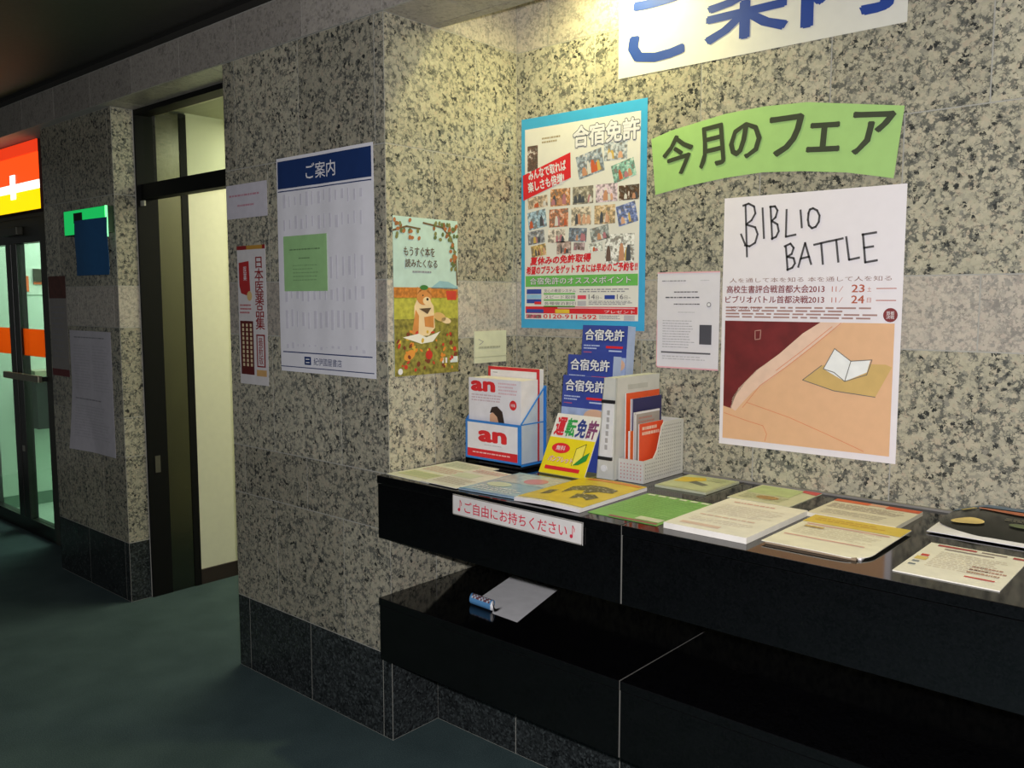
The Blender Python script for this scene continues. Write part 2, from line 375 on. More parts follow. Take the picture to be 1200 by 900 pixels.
# store front
STW = mat('#cfe6d4', .7, vary=.02)
sw = struct(box('wall_store_header', -5.4, .2, 1.885, P2X0-.002, .30, ZS, mat('#4d493f', .5, vary=.25, scale=90)))
struct(box('wall_store_jamb', -3.19, .2, 0, P2X0-.002, .30, 1.885, mat('#38372f', .5, vary=.25, scale=90)))
struct(box('wall_store_back', -5.5, 2.6, 0, P2X0-.002, 2.7, 2.45, STW))
struct(box('wall_store_left', -4.42, .302, 0, -4.32, 2.6, 2.45, STW))
struct(box('wall_store_right', P2X0-.1, .302, 0, P2X0-.003, 2.6, 2.45, STW))
struct(box('ceiling_store', -5.5, .302, 2.45, P2X0-.1, 2.7, 2.5, mat('#d8dcd0', .8)))
struct(box('floor_store', -5.5, .302, 0, P2X0-.1, 2.6, .006, mat('#a9c4b0', .35)))
# glazed door
gd = empty('door_2', (-3.6, .2, 0)); gd['kind'] = 'structure'; gd['label'] = 'aluminium framed glass shop door below the lit sign'
def gdb(n, x0, y0, z0, x1, y1, z1, m, ch=0): return box(n, x0+3.6, y0-.2, z0, x1+3.6, y1-.2, z1, m, gd, ch)
FR = mat('#1b1c18', .35, metal=.3)
gdb('top_rail', -5.4, .205, 1.745, -3.19, .255, 1.884, FR); gdb('bottom_rail', -5.4, .205, 0, -3.19, .255, .085, FR)
gdb('stile', -3.735, .200, .085, -3.655, .25, 1.745, FR, .004); gdb('stile', -3.650, .203, .085, -3.575, .253, 1.745, FR, .004); gdb('stile', -3.215, .203, .085, -3.19, .253, 1.745, FR, .003)
gdb('pane', -3.575, .222, .085, -3.215, .228, 1.745, GLASS); gdb('pane', -5.4, .222, .085, -3.735, .228, 1.745, GLASS)
OR = mat('#e8703a', .5)
ORT = bpy.data.materials.new('translucent_orange_film'); ORT.use_nodes = True
_n = ORT.node_tree; _t = _n.nodes.new('ShaderNodeBsdfTranslucent'); _t.inputs[0].default_value = hexc('#f08a4a') + (1,); _p = _n.nodes.new('ShaderNodeBsdfTransparent'); _p.inputs[0].default_value = hexc('#ff8a48') + (1,)
_m = _n.nodes.new('ShaderNodeMixShader'); _m.inputs[0].default_value = .55; _n.links.new(_t.outputs[0], _m.inputs[1]); _n.links.new(_p.outputs[0], _m.inputs[2]); _n.links.new(_m.outputs[0], _n.nodes['Material Output'].inputs[0])
gdb('orange_stripe', -3.575, .2195, 1.085, -3.215, .2215, 1.245, ORT); gdb('orange_stripe', -5.4, .2195, 1.085, -3.735, .2215, 1.245, ORT)
gdb('push_bar', -3.74, .150, .945, -3.20, .175, .985, mat('#8b8772', .35, metal=.5), .006); gdb('bar_bracket', -3.69, .175, .95, -3.66, .203, .98, FR); gdb('bar_bracket', -3.214, .175, .95, -3.195, .203, .98, FR)
gdb('door_closer', -3.70, .165, 1.79, -3.45, .205, 1.84, mat('#3b3a30', .4, metal=.4), .005); gdb('door_lock', -3.63, .199, .50, -3.60, .204, .535, mat('#a8a69a', .3, metal=.8))
# dark ledges of polished stone, two slabs each
E = .0483; ZT = .879
def ledge(name, z0, z1, lab):
    o = struct(empty(name, (0, 0, z0)))
    for i, (a, b) in enumerate(((0.002, .9035), (.9075, 1.815), (1.819, XR))):
        h = z1-z0
        box('slab_front', a, -E, 0, b, -.004, h-.026, G_BLACK, o, .0015)
        box('slab_top', a, -E-.0035, h-.024, b, D-.002, h, G_BLACK, o, .002)
        box('slab_bottom', a, -.004, 0, b, D-.002, .02, G_BLACK, o)
    for x in (.9055, 1.817): box('joint', x-.002, -E+.001, .001, x+.002, D-.004, h-.0015, mat('#6d6b66', .8), o)
    o['label'] = lab; return o
ledge('trim_2', .682, ZT, 'upper black polished stone display ledge along the granite wall')
ledge('trim_3', .2905, .4903, 'lower black polished stone ledge under the display ledge')
struct(box('trim_4', .70, D-.012, ZT, XR, D-.001, ZT+.006, mat('#7f7c78', .5)))

# =================================================================== LAMPS AND LIT SIGNS
def downlight(x, y, lab, energy):
    t = tag(empty('downlight', (x, y, ZR)), lab, 'lamp')
    n = 24; v = []; f = []
    for r, z in ((.062, -.001), (.062, -.008), (.046, -.008), (.043, -.001)):
        for i in range(n): a = 2*math.pi*i/n; v.append((r*math.cos(a), r*math.sin(a), z))
    for k in range(3):
        for i in range(n): j = (i+1) % n; f.append((k*n+i, k*n+j, (k+1)*n+j, (k+1)*n+i))
    link('ring', pydata('ring', v, f), mat('#b9b7ad', .3, metal=.8), t)
    b = link('bulb', cyl_mesh('bulb', .040, -.004), mat('#fff0b4', .5, vary=0, emit=12), t)
    l = light('downlight_beam', 'SPOT', (x, y, ZR-.02), energy, (1.0, .92, .42), .04, (0, .04, -1), math.radians(150), blend=.8)
    return t
downlight(.46, .42, 'round yellow downlight in the recess above the blue character sign', 36)
downlight(2.3, .42, 'round yellow downlight in the recess further along past the magazine', 20)
cl = tag(box('ceiling_light', -1.75, 1.2, 2.285, -1.1, 1.8, 2.2995, mat('#fff6d2', .5, vary=0, emit=1)), 'flat ceiling lamp in the cream corridor behind the doorway', 'lamp')
light('corridor_light', 'AREA', (-1.42, 1.3, 2.28), 27, (1, .98, .74), 1.0, (0, 0, -1), size_y=1.2)
sl = tag(box('ceiling_light', -4.2, .6, 2.43, -3.3, 1.6, 2.449, mat('#f1fff4', .5, vary=0, emit=1)), 'flat fluorescent ceiling lamp inside the shop behind the glass door', 'lamp')
light('store_light', 'AREA', (-3.7, 1.1, 2.42), 34, (.86, 1, .88), 0.9, (0, 0, -1), size_y=1.2)
# shop sign
ss = tag(empty('shop_sign', (-3.6, .12, 1.905)), 'lit red, white and yellow shop sign above the glass door', 'sign')
EM = lambda c, e: mat(c, .4, vary=0, emit=e)
W0 = .64
box('sign_case', -1.0, .004, 0, W0+.004, .078, .366, mat('#4a1a10', .5), ss)
box('red_panel', -1.0, 0, .155, W0, .004, .300, EM('#ff4a14', 1.3), ss)
box('red_top_panel', -1.0, 0, .302, W0, .004, .366, EM('#e83a16', .9), ss)
box('white_band', -1.0, 0, .108, W0, .004, .153, EM('#fff4ea', 2.2), ss)
box('yellow_panel', -1.0, 0, 0, W0, .004, .106, EM('#ffd400', 1.25), ss)
box('white_mark', W0-.40, -.003, .072, W0-.33, .0, .205, EM('#ffffff', 2.2), ss)
light('shop_sign_glow', 'AREA', (-3.5, .10, 2.08), .35, (1, .5, .2), 1.2, (0, -1, -.2), size_y=.3)
# exit sign with the blue paper
es = tag(empty('exit_sign', (-2.135, .04, 1.72)), 'glowing green exit sign on the far pillar', 'sign')
box('sign_case', -.22, -.038, 0, .222, -.001, .118, mat('#173a24', .5), es)
box('lit_face', -.22, -.041, .004, .225, -.038, .116, EM('#17c860', .7), es)
box('lit_edge', .222, -.041, -.02, .2265, -.030, .118, EM('#8affb0', 1.0), es)
box('dark_figure', -.105, -.044, .055, -.015, -.041, .102, mat('#0d2616', .6), es)
light('exit_sign_glow', 'AREA', (-2.16, -.03, 1.80), .25, (.1, 1, .4), .4, (0, -1, 0), size_y=.1)
bp_ = tag(empty('blue_sheet', (-2.05, -.006, 1.53)), 'dark blue sheet hanging over the lower half of the green exit sign', 'paper')
NB = mat('#1f5a8c', .7)
s = Sheet('sheet', (-.175, 0, 0), (1, 0, 0), (0, 0, 1), (0, -1, 0), .335, .255, NB, parent=bp_, warp=lambda u, v: .004*math.sin(u*5)+.002*math.sin(v*6), n=8)
# interior of the shop
ct = tag(empty('wall_console', (-4.32, .50, .54)), 'dark wall console with pale top inside the shop behind the glass door', 'console')
box('body', .001, 0, 0, .12, .30, .32, mat('#1d2622', .5), ct, .004); box('top', .001, -.01, .32, .14, .31, .40, mat('#a8a48e', .4), ct, .004)
kb = tag(empty('info_board', (-4.32, .49, 1.45)), 'small dark and orange board on the pale shop wall', 'board')
box('panel', .001, 0, 0, .006, .22, .18, mat('#d3e6d6', .6), kb); box('dark_panel', .006, .07, .09, .02, .2, .175, mat('#3a3a2a', .5), kb); box('orange_mark', .006, .012, .02, .01, .040, .125, OR, kb); box('orange_mark', .006, .07, .07, .012, .17, .088, OR, kb)
struct(box('baseboard_store', -4.32, .302, .006, -4.31, 2.6, .09, mat('#6f8a78', .5)))

# =================================================================== POSTERS ON THE WALLS
bX, bZ, bN = (1, 0, 0), (0, 0, 1), (0, -1, 0)
RED = mat('#d8232f', .55); NAVY = mat('#1a3468', .5); BLUE = mat('#2f47a0', .5); GREEN = mat('#6cbb5a', .55); PINKR = mat('#e2465e', .55); GREY = mat('#8d8b92', .6); LGREY = mat('#b9b7be', .6)
# --- big sign with three blue characters
s = Sheet('wall_sign', (.430, D, 2.118), bX, bZ, bN, .878, .305, mat('#d8d7cf', .5, vary=.02))
tag(s.o, 'long white sign with large blue characters at the top of the wall', 'sign')
SB = mat('#1e3f90', .5)
for ch, u0, u1, v0, v1 in (('ご', .05, .315, .16, .90), ('案', .355, .635, .08, .86), ('内', .690, .955, .10, .88)): s.text(ch, u0, v0, u1, v1, SB, bold=.028)
# --- arched green banner
GB = mat('#a2cb7a', .6, vary=.03)
bw, bh_, bx0, bz0 = .760, .240, .554, 1.728
top = [(.557, 1.916), (.63, 1.934), (.81, 1.959), (.93, 1.963), (1.053, 1.957), (1.311, 1.911)]; bot = [(1.291, 1.731), (1.17, 1.757), (1.047, 1.772), (.93, 1.780), (.814, 1.775), (.69, 1.762), (.575, 1.744)]
s = Sheet('banner', (bx0, D, bz0), bX, bZ, bN, bw, bh_, GB, outline=[((x-bx0)/bw, 1-(z-bz0)/bh_) for x, z in bot[::-1] + top[::-1]])
tag(s.o, 'arched light green banner with dark characters above the sketched book poster', 'banner')
BT = mat('#37402c', .6)
for ch, x, z, cw_, chh, r in (('今', .655, 1.856, .104, .118, 10), ('月', .765, 1.869, .082, .118, 6), ('の', .874, 1.873, .096, .10, 2), ('フ', .998, 1.872, .094, .108, 0), ('ェ', 1.104, 1.855, .086, .075, -4), ('ア', 1.232, 1.850, .104, .108, -6)):
    u, v = (x-bx0)/bw, 1-(z-bz0)/bh_; s.text(ch, u-cw_/2/bw, v-chh/2/bh_, u+cw_/2/bw, v+chh/2/bh_, BT, bold=.03, rot=r)
# --- sketched poster
s = Sheet('poster', (.813, D, .986), bX, bZ, bN, .513, .729, mat('#e9e4ea', .55, vary=.015))
tag(s.o, 'white poster with hand drawn capitals over a peach and dark red illustration', 'poster')
INK = mat('#4a484c', .6)
def bq(x, y):   # rectified position inside the poster
    tl, tr, br, bl = (220, 77), (757, 40), (723, 857), (208, 797)
    u = (x-215)/(530); 
    for _ in range(6):
        ty = tl[1]+(tr[1]-tl[1])*u; by = bl[1]+(br[1]-bl[1])*u; v = (y-ty)/(by-ty)
        lx = tl[0]+(bl[0]-tl[0])*v; rx = tr[0]+(br[0]-tr[0])*v; u = (x-lx)/(rx-lx)
    return (u, v)
L = [[(290, 95), (296, 245)], [(276, 180), (290, 210)], [(282, 98), (300, 92), (318, 100), (322, 120), (310, 140), (292, 152)], [(292, 152), (322, 160), (330, 180), (322, 205), (304, 215), (288, 212)],
     [(345, 105), (350, 192)], [(370, 100), (376, 195)], [(368, 102), (384, 100), (392, 112), (386, 132), (374, 142)], [(374, 142), (392, 152), (396, 172), (388, 188), (374, 194)],
     [(420, 110), (418, 188), (448, 182)], [(462, 112), (466, 162)], [(486, 120), (484, 140), (487, 156), (496, 164), (507, 160), (516, 146), (518, 128), (511, 113), (499, 107), (490, 110), (485, 122)],
     [(418, 215), (424, 285)], [(414, 216), (432, 208), (442, 220), (436, 238), (422, 246)], [(422, 246), (442, 250), (446, 265), (438, 278), (422, 284)],
     [(456, 276), (476, 206), (494, 268)], [(462, 252), (488, 246)], [(502, 212), (546, 202)], [(523, 207), (528, 268)], [(548, 202), (585, 194)], [(566, 198), (572, 262)],
     [(594, 190), (602, 256), (630, 250)], [(640, 182), (646, 264)], [(638, 184), (676, 178)], [(642, 222), (668, 218)], [(646, 264), (678, 258)]]
s.stroke([[bq(*p) for p in l] for l in L], 0.0058, INK, name='sketched_title')
MAROON = mat('#7d2a2e', .6); RUST = mat('#b0553c', .6)
s.text('人を通して本を知る 本を通して人を知る', .045, .321, .945, .339, mat('#8a6a64', .6), name='tagline')
s.text('高校生書評合戦首都大会2013', .028, .351, .60, .381, MAROON, bold=.02); s.text('11 ⁄', .64, .357, .70, .378, RUST); s.text('23', .745, .352, .81, .380, RUST, bold=.02); s.text('土', .825, .360, .845, .377, RUST)
s.text('ビブリオバトル首都決戦2013', .022, .392, .60, .421, MAROON, bold=.02); s.text('11 ⁄', .64, .398, .70, .418, RUST); s.text('24', .745, .392, .81, .420, RUST, bold=.02); s.text('日', .825, .400, .845, .417, RUST)
s.bars([(.87, .365, .97, .368), (.87, .408, .97, .411)], RUST, name='dotted_rule')
s.fine(.025, .435, .88, .485, 4, mat('#a5827c', .6), 3, fill=.5); s.text('ビブリオバトル', .06, .433, .24, .447, MAROON, bold=.01)
s.ell(.945, .462, .036, .0255, MAROON, 2, 'round_badge'); s.text('首都\n決戦', .925, .448, .965, .476, WHITE, 3)
PEACH = mat('#e2b48c', .6, vary=.03)
AV0, AV1, AU0, AU1 = .492, .975, .022, .968
s.rect(AU0, AV0, AU1, AV1, PEACH, 1, 'illustration')
def ap(x, y): u, v = bq(x, y); return (min(max(u, AU0), AU1), min(max(v, AV0), AV1))
s.poly([ap(*p) for p in ((225, 425), (522, 428), (470, 470), (400, 530), (340, 572), (290, 620), (262, 655), (248, 692), (222, 684))], mat('#6e1f22', .6, vary=.2, scale=20), 2, 'dark_red_area')
s.poly([ap(*p) for p in ((522, 428), (585, 430), (520, 490), (440, 555), (380, 600), (320, 640), (285, 675), (262, 700), (246, 690), (252, 660), (272, 632), (330, 578), (400, 530), (470, 470))], mat('#e6c4ae', .6), 2, 'pale_band')
s.poly([ap(*p) for p in ((470, 608), (525, 565), (560, 558), (700, 562), (716, 570), (672, 658), (560, 640))], mat('#cfae6c', .6), 2, 'cushion_drawing')
s.poly([ap(*p) for p in ((530, 575), (562, 515), (607, 552), (660, 548), (650, 585), (590, 612))], mat('#eef0f0', .6), 3, 'book_drawing')
s.stroke([[ap(*p) for p in l] for l in (((530, 575), (562, 515), (607, 552), (590, 612), (560, 585), (530, 575)), ((607, 552), (664, 548), (650, 592), (590, 612)), ((470, 608), (560, 640), (672, 658)), ((470, 608), (525, 565)))], .0022, mat('#6f6a64', .6), 4, 'book_outline')
s.stroke([[ap(*p) for p in l] for l in (((580, 440), (500, 508), (420, 570), (340, 625), (285, 690)), ((555, 450), (470, 520), (390, 580)), ((300, 675), (430, 720), (540, 770), (640, 820)), ((225, 705), (300, 730), (350, 745), (362, 770), (356, 792)))], .0016, mat('#d98058', .6), 3, 'contour_lines')
s.stroke([[ap(*p) for p in ((324, 462), (342, 460), (340, 486), (324, 488), (324, 462))]], .0025, mat('#b88a80', .6), 3, 'small_square')
# --- small white notice between banner and brochures
s = Sheet('notice', (.588, D, 1.205), bX, bZ, bN, .216, .298, mat('#dcd9e0', .6, vary=.02))
tag(s.o, 'small white printed notice with thin pink border left of the sketched poster', 'notice')
PK = mat('#e3a9b4', .6); DK = mat('#5c5a62', .6)
s.bars([(0, 0, 1, .012), (0, .985, 1, 1), (0, .5, .012, 1)], PK, 1, 'pink_border')
s.fine(.08, .085, .6, .11, 1, GREY, 2); s.fine(.70, .085, .85, .105, 1, LGREY, 4)
s.fine(.28, .20, .72, .225, 1, DK, 5); s.fine(.14, .255, .80, .285, 1, DK, 6); s.fine(.28, .325, .70, .35, 1, DK, 7); s.ell(.84, .335, .035, .026, GREY, 2, 'ring_mark'); s.ell(.84, .335, .022, .016, WHITE, 3, 'ring_mark')
s.fine(.35, .41, .62, .43, 1, LGREY, 8); s.fine(.10, .50, .62, .80, 11, mat('#a9a7ae', .6), 9, fill=.3)
s.rect(.70, .54, .89, .74, mat('#4a4a54', .6), 2, 'dark_picture'); s.bars([(.08, .825, .88, .842)], DK, 2, 'rule'); s.fine(.10, .87, .8, .92, 2, LGREY, 11)
# --- blue bordered poster with many photographs
s = Sheet('poster', (.0235, D, 1.318), bX, bZ, bN, .518, .727, mat('#3fa9dd', .5, vary=.03))
tag(s.o, 'sky blue bordered poster crowded with small photographs and red headlines', 'poster')
s.rect(.032, .05, .955, .957, mat('#e3e1da', .55, vary=.02), 1, 'white_field')
rnd = random.Random(5)
def photomat(c):
    key = ('photo', c)
    if key in MATS: return MATS[key]
    m = bpy.data.materials.new('m_photo_' + c.strip('#')); m.use_nodes = True; nt = m.node_tree; b = nt.nodes['Principled BSDF']; b.inputs['Roughness'].default_value = .5
    g = nt.nodes.new('ShaderNodeNewGeometry'); n = nt.nodes.new('ShaderNodeTexNoise'); n.inputs['Scale'].default_value = 95; n.inputs['Detail'].default_value = 2
    nt.links.new(g.outputs['Position'], n.inputs['Vector']); r = nt.nodes.new('ShaderNodeValToRGB'); e = r.color_ramp.elements; k = hexc(c)
    for _ in range(3): e.new(.5)
    for i, (p, q) in enumerate(((.30, (.25, .22, .20)), (.42, tuple(x*.55 for x in k)), (.50, k), (.60, tuple(min(1, x*1.5) for x in k)), (.70, (.75, .70, .66)))): e[i].position = p; e[i].color = tuple(q) + (1,)
    nt.links.new(n.outputs['Fac'], r.inputs[0]); nt.links.new(r.outputs[0], b.inputs['Base Color']); MATS[key] = m; return m
PHC = ['#b98a6a', '#8fa3b5', '#a9a39a', '#c0a888', '#9bb0a0', '#b3a7b5', '#6f7f95']; BLC = ['#c8603c', '#6a544c', '#d9a88a', '#d0b060', '#4c5058', '#b87a84', '#d8d4d0', '#c89070']
def photo(u0, v0, u1, v1, rot=0, base=None, dots=None, bright=False):
    q = s.rotp([(u0, v1), (u1, v1), (u1, v0), (u0, v0)], rot)
    ph = s.mesh('photo', q, [(0, 1, 2, 3)], photomat(base or rnd.choice(PHC)), 2)
    def P(a, b): return (q[3][0]*(1-a)*(1-b)+q[2][0]*a*(1-b)+q[0][0]*(1-a)*b+q[1][0]*a*b, q[3][1]*(1-a)*(1-b)+q[2][1]*a*(1-b)+q[0][1]*(1-a)*b+q[1][1]*a*b)
    for k in range(dots or rnd.randint(3, 5)):
        a = .12+.76*rnd.random(); wd = rnd.uniform(.06, .11); hh = rnd.uniform(.22, .42); c = mat(rnd.choice(BLC), .6, vary=0); b = .92
        o = s.mesh('figure', [P(a-wd, b), P(a+wd, b), P(a+wd*.8, b-hh), P(a+wd*.35, b-hh*1.45), P(a-wd*.35, b-hh*1.45), P(a-wd*.8, b-hh)], [(0, 1, 2, 3, 4, 5)], c, 2.5+.15*k, parent=s.o)
        o.parent = ph
    return ph
# first row of tilted pictures and the banner
s.rect(.055, .13, .145, .25, photomat('#6a544c'), 2, 'photo'); s.fine(.18, .10, .34, .135, 2, mat('#a89878', .6), 3)
s.poly([(.015, .265), (.42, .185), (.425, .30), (.02, .385)], RED, 4, 'red_banner')
s.text('みんなで取れば', .065, .232, .385, .278, WHITE, 6, bold=.032, rot=8); s.text('楽しさも倍増!', .062, .288, .37, .335, WHITE, 6, bold=.032, rot=8)
s.text('合宿免許', .445, .075, .945, .165, WHITE, 5, bold=.035, outline=mat('#555d6a', .6), ob=.075)
photo(.475, .195, .68, .30, 12, '#8f9aa8', 6); photo(.685, .165, .86, .245, 0, '#a9b0b8', 4); photo(.75, .255, .92, .335, 14, '#86b0a4', 4)
x = .065
photo(.06, .37, .23, .425, 4, '#c0ab94', 3)
for i, c in enumerate(('#c28a60', '#a09888', '#c8b4c0')): photo(.255+.185*i, .345+.0*i, .42+.185*i, .425, 0, c, 5)
photo(.80, .36, .95, .425, 0, '#5c4434', 3)
for i, (c, r) in enumerate((('#9ab4c6', 8), ('#c08468', 0), ('#c9bca8', 0), ('#c2a884', 0))): photo(.06+.185*i, .438, .22+.185*i, .522, r, c, 4)
photo(.79, .44, .935, .53, 12, '#6f7eb0', 2)
for i, (c, r) in enumerate((('#8d9098', 6), ('#d3c8bc', 0), ('#7a8494', -4), ('#9aa0a0', 10))): photo(.06+.175*i, .532, .205+.175*i, .595, r, c, 3)
photo(.09, .60, .22, .655, 8, '#c0a468', 4); photo(.31, .59, .43, .65, 0, '#b09a94', 4); photo(.45, .60, .54, .635, -3, '#a58f92', 2); photo(.57, .605, .68, .645, 4, '#cfd2cc', 2)
photo(.70, .57, .92, .70, 0, '#d9d9d4', 5)
s.text('夏休みの免許取得', .085, .655, .59, .692, RED, 4, bold=.045, rot=1.5, shear=.15); s.text('希望のプランをゲットするには早めのご予約を!!', .05, .70, .945, .737, RED, 4, bold=.045, rot=.7, shear=.1)
s.rect(.04, .748, .95, .80, GREEN, 2, 'green_strip'); s.text('合宿免許のオススメポイント', .08, .757, .90, .790, WHITE, 5, bold=.01, outline=mat('#2c4a2a', .6), ob=.035)
s.bars([(.05, .812, .18, .835), (.05, .86, .18, .88)], BLUE, 2, 'printed_panel'); s.rect(.05, .838, .18, .858, mat('#8fbfe0', .5), 2); s.rect(.12, .872, .18, .885, RED, 3)
for i, (t_, v) in enumerate((('安心の教習システム', .812), ('スピード取得', .842), ('各種宿泊割引', .872))):
    s.text(t_, .205, v, .47, v+.016, DK, 3); s.bars([(.2, v+.019, .465, v+.026)], GREEN, 2, 'green_rule')
s.fine(.50, .813, .93, .833, 2, GREY, 12); s.rect(.485, .842, .555, .860, PINKR, 2); s.text('14', .575, .838, .625, .860, DK, 3); s.text('日~', .632, .845, .68, .860, DK, 3); s.rect(.70, .842, .78, .860, BLUE, 2); s.text('16', .795, .838, .845, .860, DK, 3); s.text('日~', .852, .845, .90, .860, DK, 3)
s.rect(.485, .868, .555, .89, LGREY, 2); s.fine(.575, .868, .92, .888, 3, GREY, 13)
s.rect(.04, .895, .95, .928, RED, 2, 'red_strip'); s.rect(.05, .908, .20, .926, BLUE, 3); s.rect(.30, .908, .42, .926, mat('#e8c23a', .5), 3); s.bars([(.32, .898, .93, .904)], PK, 3); s.text('プレゼント', .70, .910, .93, .924, WHITE, 4)
s.rect(.045, .934, .18, .952, photomat('#b05a6a'), 2, 'photo'); s.text('0120-911-592', .20, .932, .64, .952, RED, 4, bold=.02); s.fine(.66, .934, .82, .952, 3, GREY, 14); s.rect(.85, .932, .93, .955, LGREY, 2)
# --- autumn poster on the pillar side
s = Sheet('poster', (0, .026, 1.178), (0, 1, 0), bZ, (1, 0, 0), .281, .498, mat('#b9d3cc', .45, vary=.06))
tag(s.o, 'autumn meadow poster with a sitting orange dog on the pillar side', 'poster')
s.rect(0, .44, 1, .51, mat('#c07830', .5, vary=.35, scale=90), 1, 'autumn_trees'); s.poly([(.55, .445), (.70, .395), (.84, .40), (1, .435), (1, .45)], mat('#8fb8c4', .5), 1, 'hill')
s.rect(0, .505, 1, .64, mat('#b4b044', .5, vary=.25, scale=60), 1, 'meadow'); s.rect(0, .64, 1, 1, mat('#8a8238', .5, vary=.5, scale=70), 1, 'grass')
s.poly([(.8, .46), (.97, .46), (.97, .52), (.82, .52)], mat('#c8402c', .5), 2, 'red_bush')
lf = random.Random(3)
s.stroke([[(.45, .03), (.75, .05), (.9, .12), (.97, .25), (.99, .42)], [(.0, .09), (.2, .06), (.4, .07)], [(.9, .12), (.84, .08)]], .006, mat('#6a5236', .6), 2, 'branch')
for k in range(70):
    u = lf.choice((lf.uniform(.02, .42), lf.uniform(.6, .98), lf.uniform(.88, .99))); v = lf.uniform(.02, .13) if u < .88 else lf.uniform(.03, .33)
    s.ell(u, v, .028, .012, mat(lf.choice(('#5c6a3c', '#8a5a30', '#7a7a48', '#a8683a')), .6, vary=0), 3+.03*k, 'leaf_print', lf.uniform(0, 90), 8)
TI = mat('#5a4a3a', .6)
s.text('もうすぐ本を', .15, .185, .62, .245, TI, 6, bold=.03); s.text('読みたくなる', .17, .262, .66, .315, TI, 6, bold=.03); s.fine(.28, .335, .58, .36, 1, GREY, 3)
FUR = mat('#d08a48', .6, vary=.1); FURL = mat('#ecd0a4', .6); 
s.poly([(.30, .72), (.30, .56), (.36, .50), (.50, .49), (.60, .56), (.62, .70), (.52, .75), (.36, .75)], FURL, 2, 'dog_body')
s.poly([(.26, .735), (.32, .58), (.37, .62), (.36, .75)], FUR, 3, 'dog_leg'); s.poly([(.45, .63), (.60, .62), (.60, .70), (.46, .69)], FUR, 3, 'dog_leg')
s.ell(.45, .50, .115, .052, FUR, 4, 'dog_head'); s.poly([(.34, .485), (.345, .435), (.42, .455)], FUR, 4, 'dog_ear'); s.poly([(.49, .46), (.56, .44), (.56, .49)], FUR, 4, 'dog_ear')
s.ell(.49, .525, .06, .026, FURL, 5, 'dog_muzzle'); s.ell(.50, .515, .018, .009, BLACKINK, 6, 'dog_nose'); s.ell(.43, .49, .010, .006, BLACKINK, 6, 'dog_eye'); s.ell(.45, .44, .065, .016, mat('#3f7a3a', .6), 5, 'green_leaf_hat')
s.poly([(.37, .575), (.56, .57), (.50, .61)], mat('#5a4632', .6), 5, 'scarf'); s.ell(.70, .63, .10, .028, mat('#d9b070', .6), 2, 'bag_print', -15); s.ell(.80, .655, .08, .02, FURL, 2, 'bag_print', -10)
s.poly([(.12, .755), (.36, .735), (.48, .76), (.70, .725), (.58, .79), (.40, .80)], mat('#eeeade', .5), 4, 'open_book')
for k in range(60): s.ell(lf.uniform(.04, .96), lf.uniform(.72, .98), lf.uniform(.012, .035), lf.uniform(.007, .018), mat(lf.choice(('#c83c28', '#e08a34', '#d8b040', '#7a3a22')), .6, vary=0), 3+.03*k, 'leaf_print', lf.uniform(0, 90), 7)
s.ell(.52, .875, .055, .03, mat('#c62f22', .6), 4, 'leaf_print'); s.ell(.22, .87, .09, .03, mat('#e0943a', .6), 4, 'leaf_print', 25); s.rect(.86, .895, .985, .935, mat('#d9e2e4', .6), 4); s.bars([(.73, .90, .755, .935), (.78, .90, .81, .935)], WHITE, 4, 'white_mark'); s.ell(.08, .97, .035, .02, WHITE, 4, 'white_mark')
# --- card on the pillar side
s = Sheet('notice_card', (0, .384, 1.200), (0, 1, 0), bZ, (1, 0, 0), .162, .110, mat('#d6d8bc', .6), t=.004)
tag(s.o, 'small blank looking cream card on the pillar above the magazine rack', 'notice')
s.stroke([[(.12, .25), (.26, .33), (.14, .42)]], .002, GREY, 2, 'pen_mark'); s.fine(.12, .48, .85, .60, 1, mat('#a5a690', .6), 4, fill=.5); s.bars([(0, .80, 1, .82)], mat('#b9b99c', .6), 1, 'fold_line')
# --- guide poster
wv = lambda u, v: .0009*math.sin(u*23+v*2)*(1-abs(2*v-1)**4) + .0010*math.sin(u*9+1) + .0016
s = Sheet('poster', (-.566, 0, 1.170), bX, bZ, bN, .513, .729, mat('#e9e8ee', .5, vary=.02), warp=wv, n=40)
tag(s.o, 'tall white notice poster with a navy heading on the pillar front', 'poster')
s.rect(.015, .015, .985, .142, NAVY, 1, 'navy_heading'); s.text('ご案内', .33, .045, .64, .115, WHITE, 3, bold=.01)
PL = mat('#d6d4de', .6)
rr = random.Random(8); R = []
for (v0, v1) in ((.165, .235), (.27, .345), (.46, .57), (.60, .67), (.70, .80), (.86, .895)):
    for i in range(14):
        if v0 == .46 and i < 7: continue
        u = .07+i*.062; R.append((u, v0+rr.uniform(0, .02), u+rr.uniform(.012, .03), v1-rr.uniform(0, .02)))
for q in R: s.bars([q], PL, 1, 'wrinkle_shade')  # faint upright bars paint the shading of paper wrinkles onto the sheet
s.bars([(.015, .152, .985, .157), (.03, .905, .97, .910), (.0, .975, .985, .979)], NAVY, 2, 'navy_rule')
s.rect(.27, .925, .34, .963, NAVY, 2, 'square_logo'); s.bars([(.285, .934, .325, .939), (.285, .949, .325, .954)], WHITE, 3, 'logo_mark'); s.text('紀伊國屋書店', .37, .928, .67, .962, NAVY, 3)
g = Sheet('green_notice', (-.531, -.0055, 1.447), bX, bZ, bN, .243, .187, mat('#9cc98a', .6))
tag(g.o, 'pale green typed sheet pasted on the white notice poster', 'notice')
g.fine(.15, .24, .85, .29, 1, mat('#6a8a60', .6), 1); g.fine(.36, .40, .70, .44, 1, mat('#6a8a60', .6), 2); g.fine(.22, .53, .8, .86, 5, mat('#7da072', .6), 3, fill=.2)
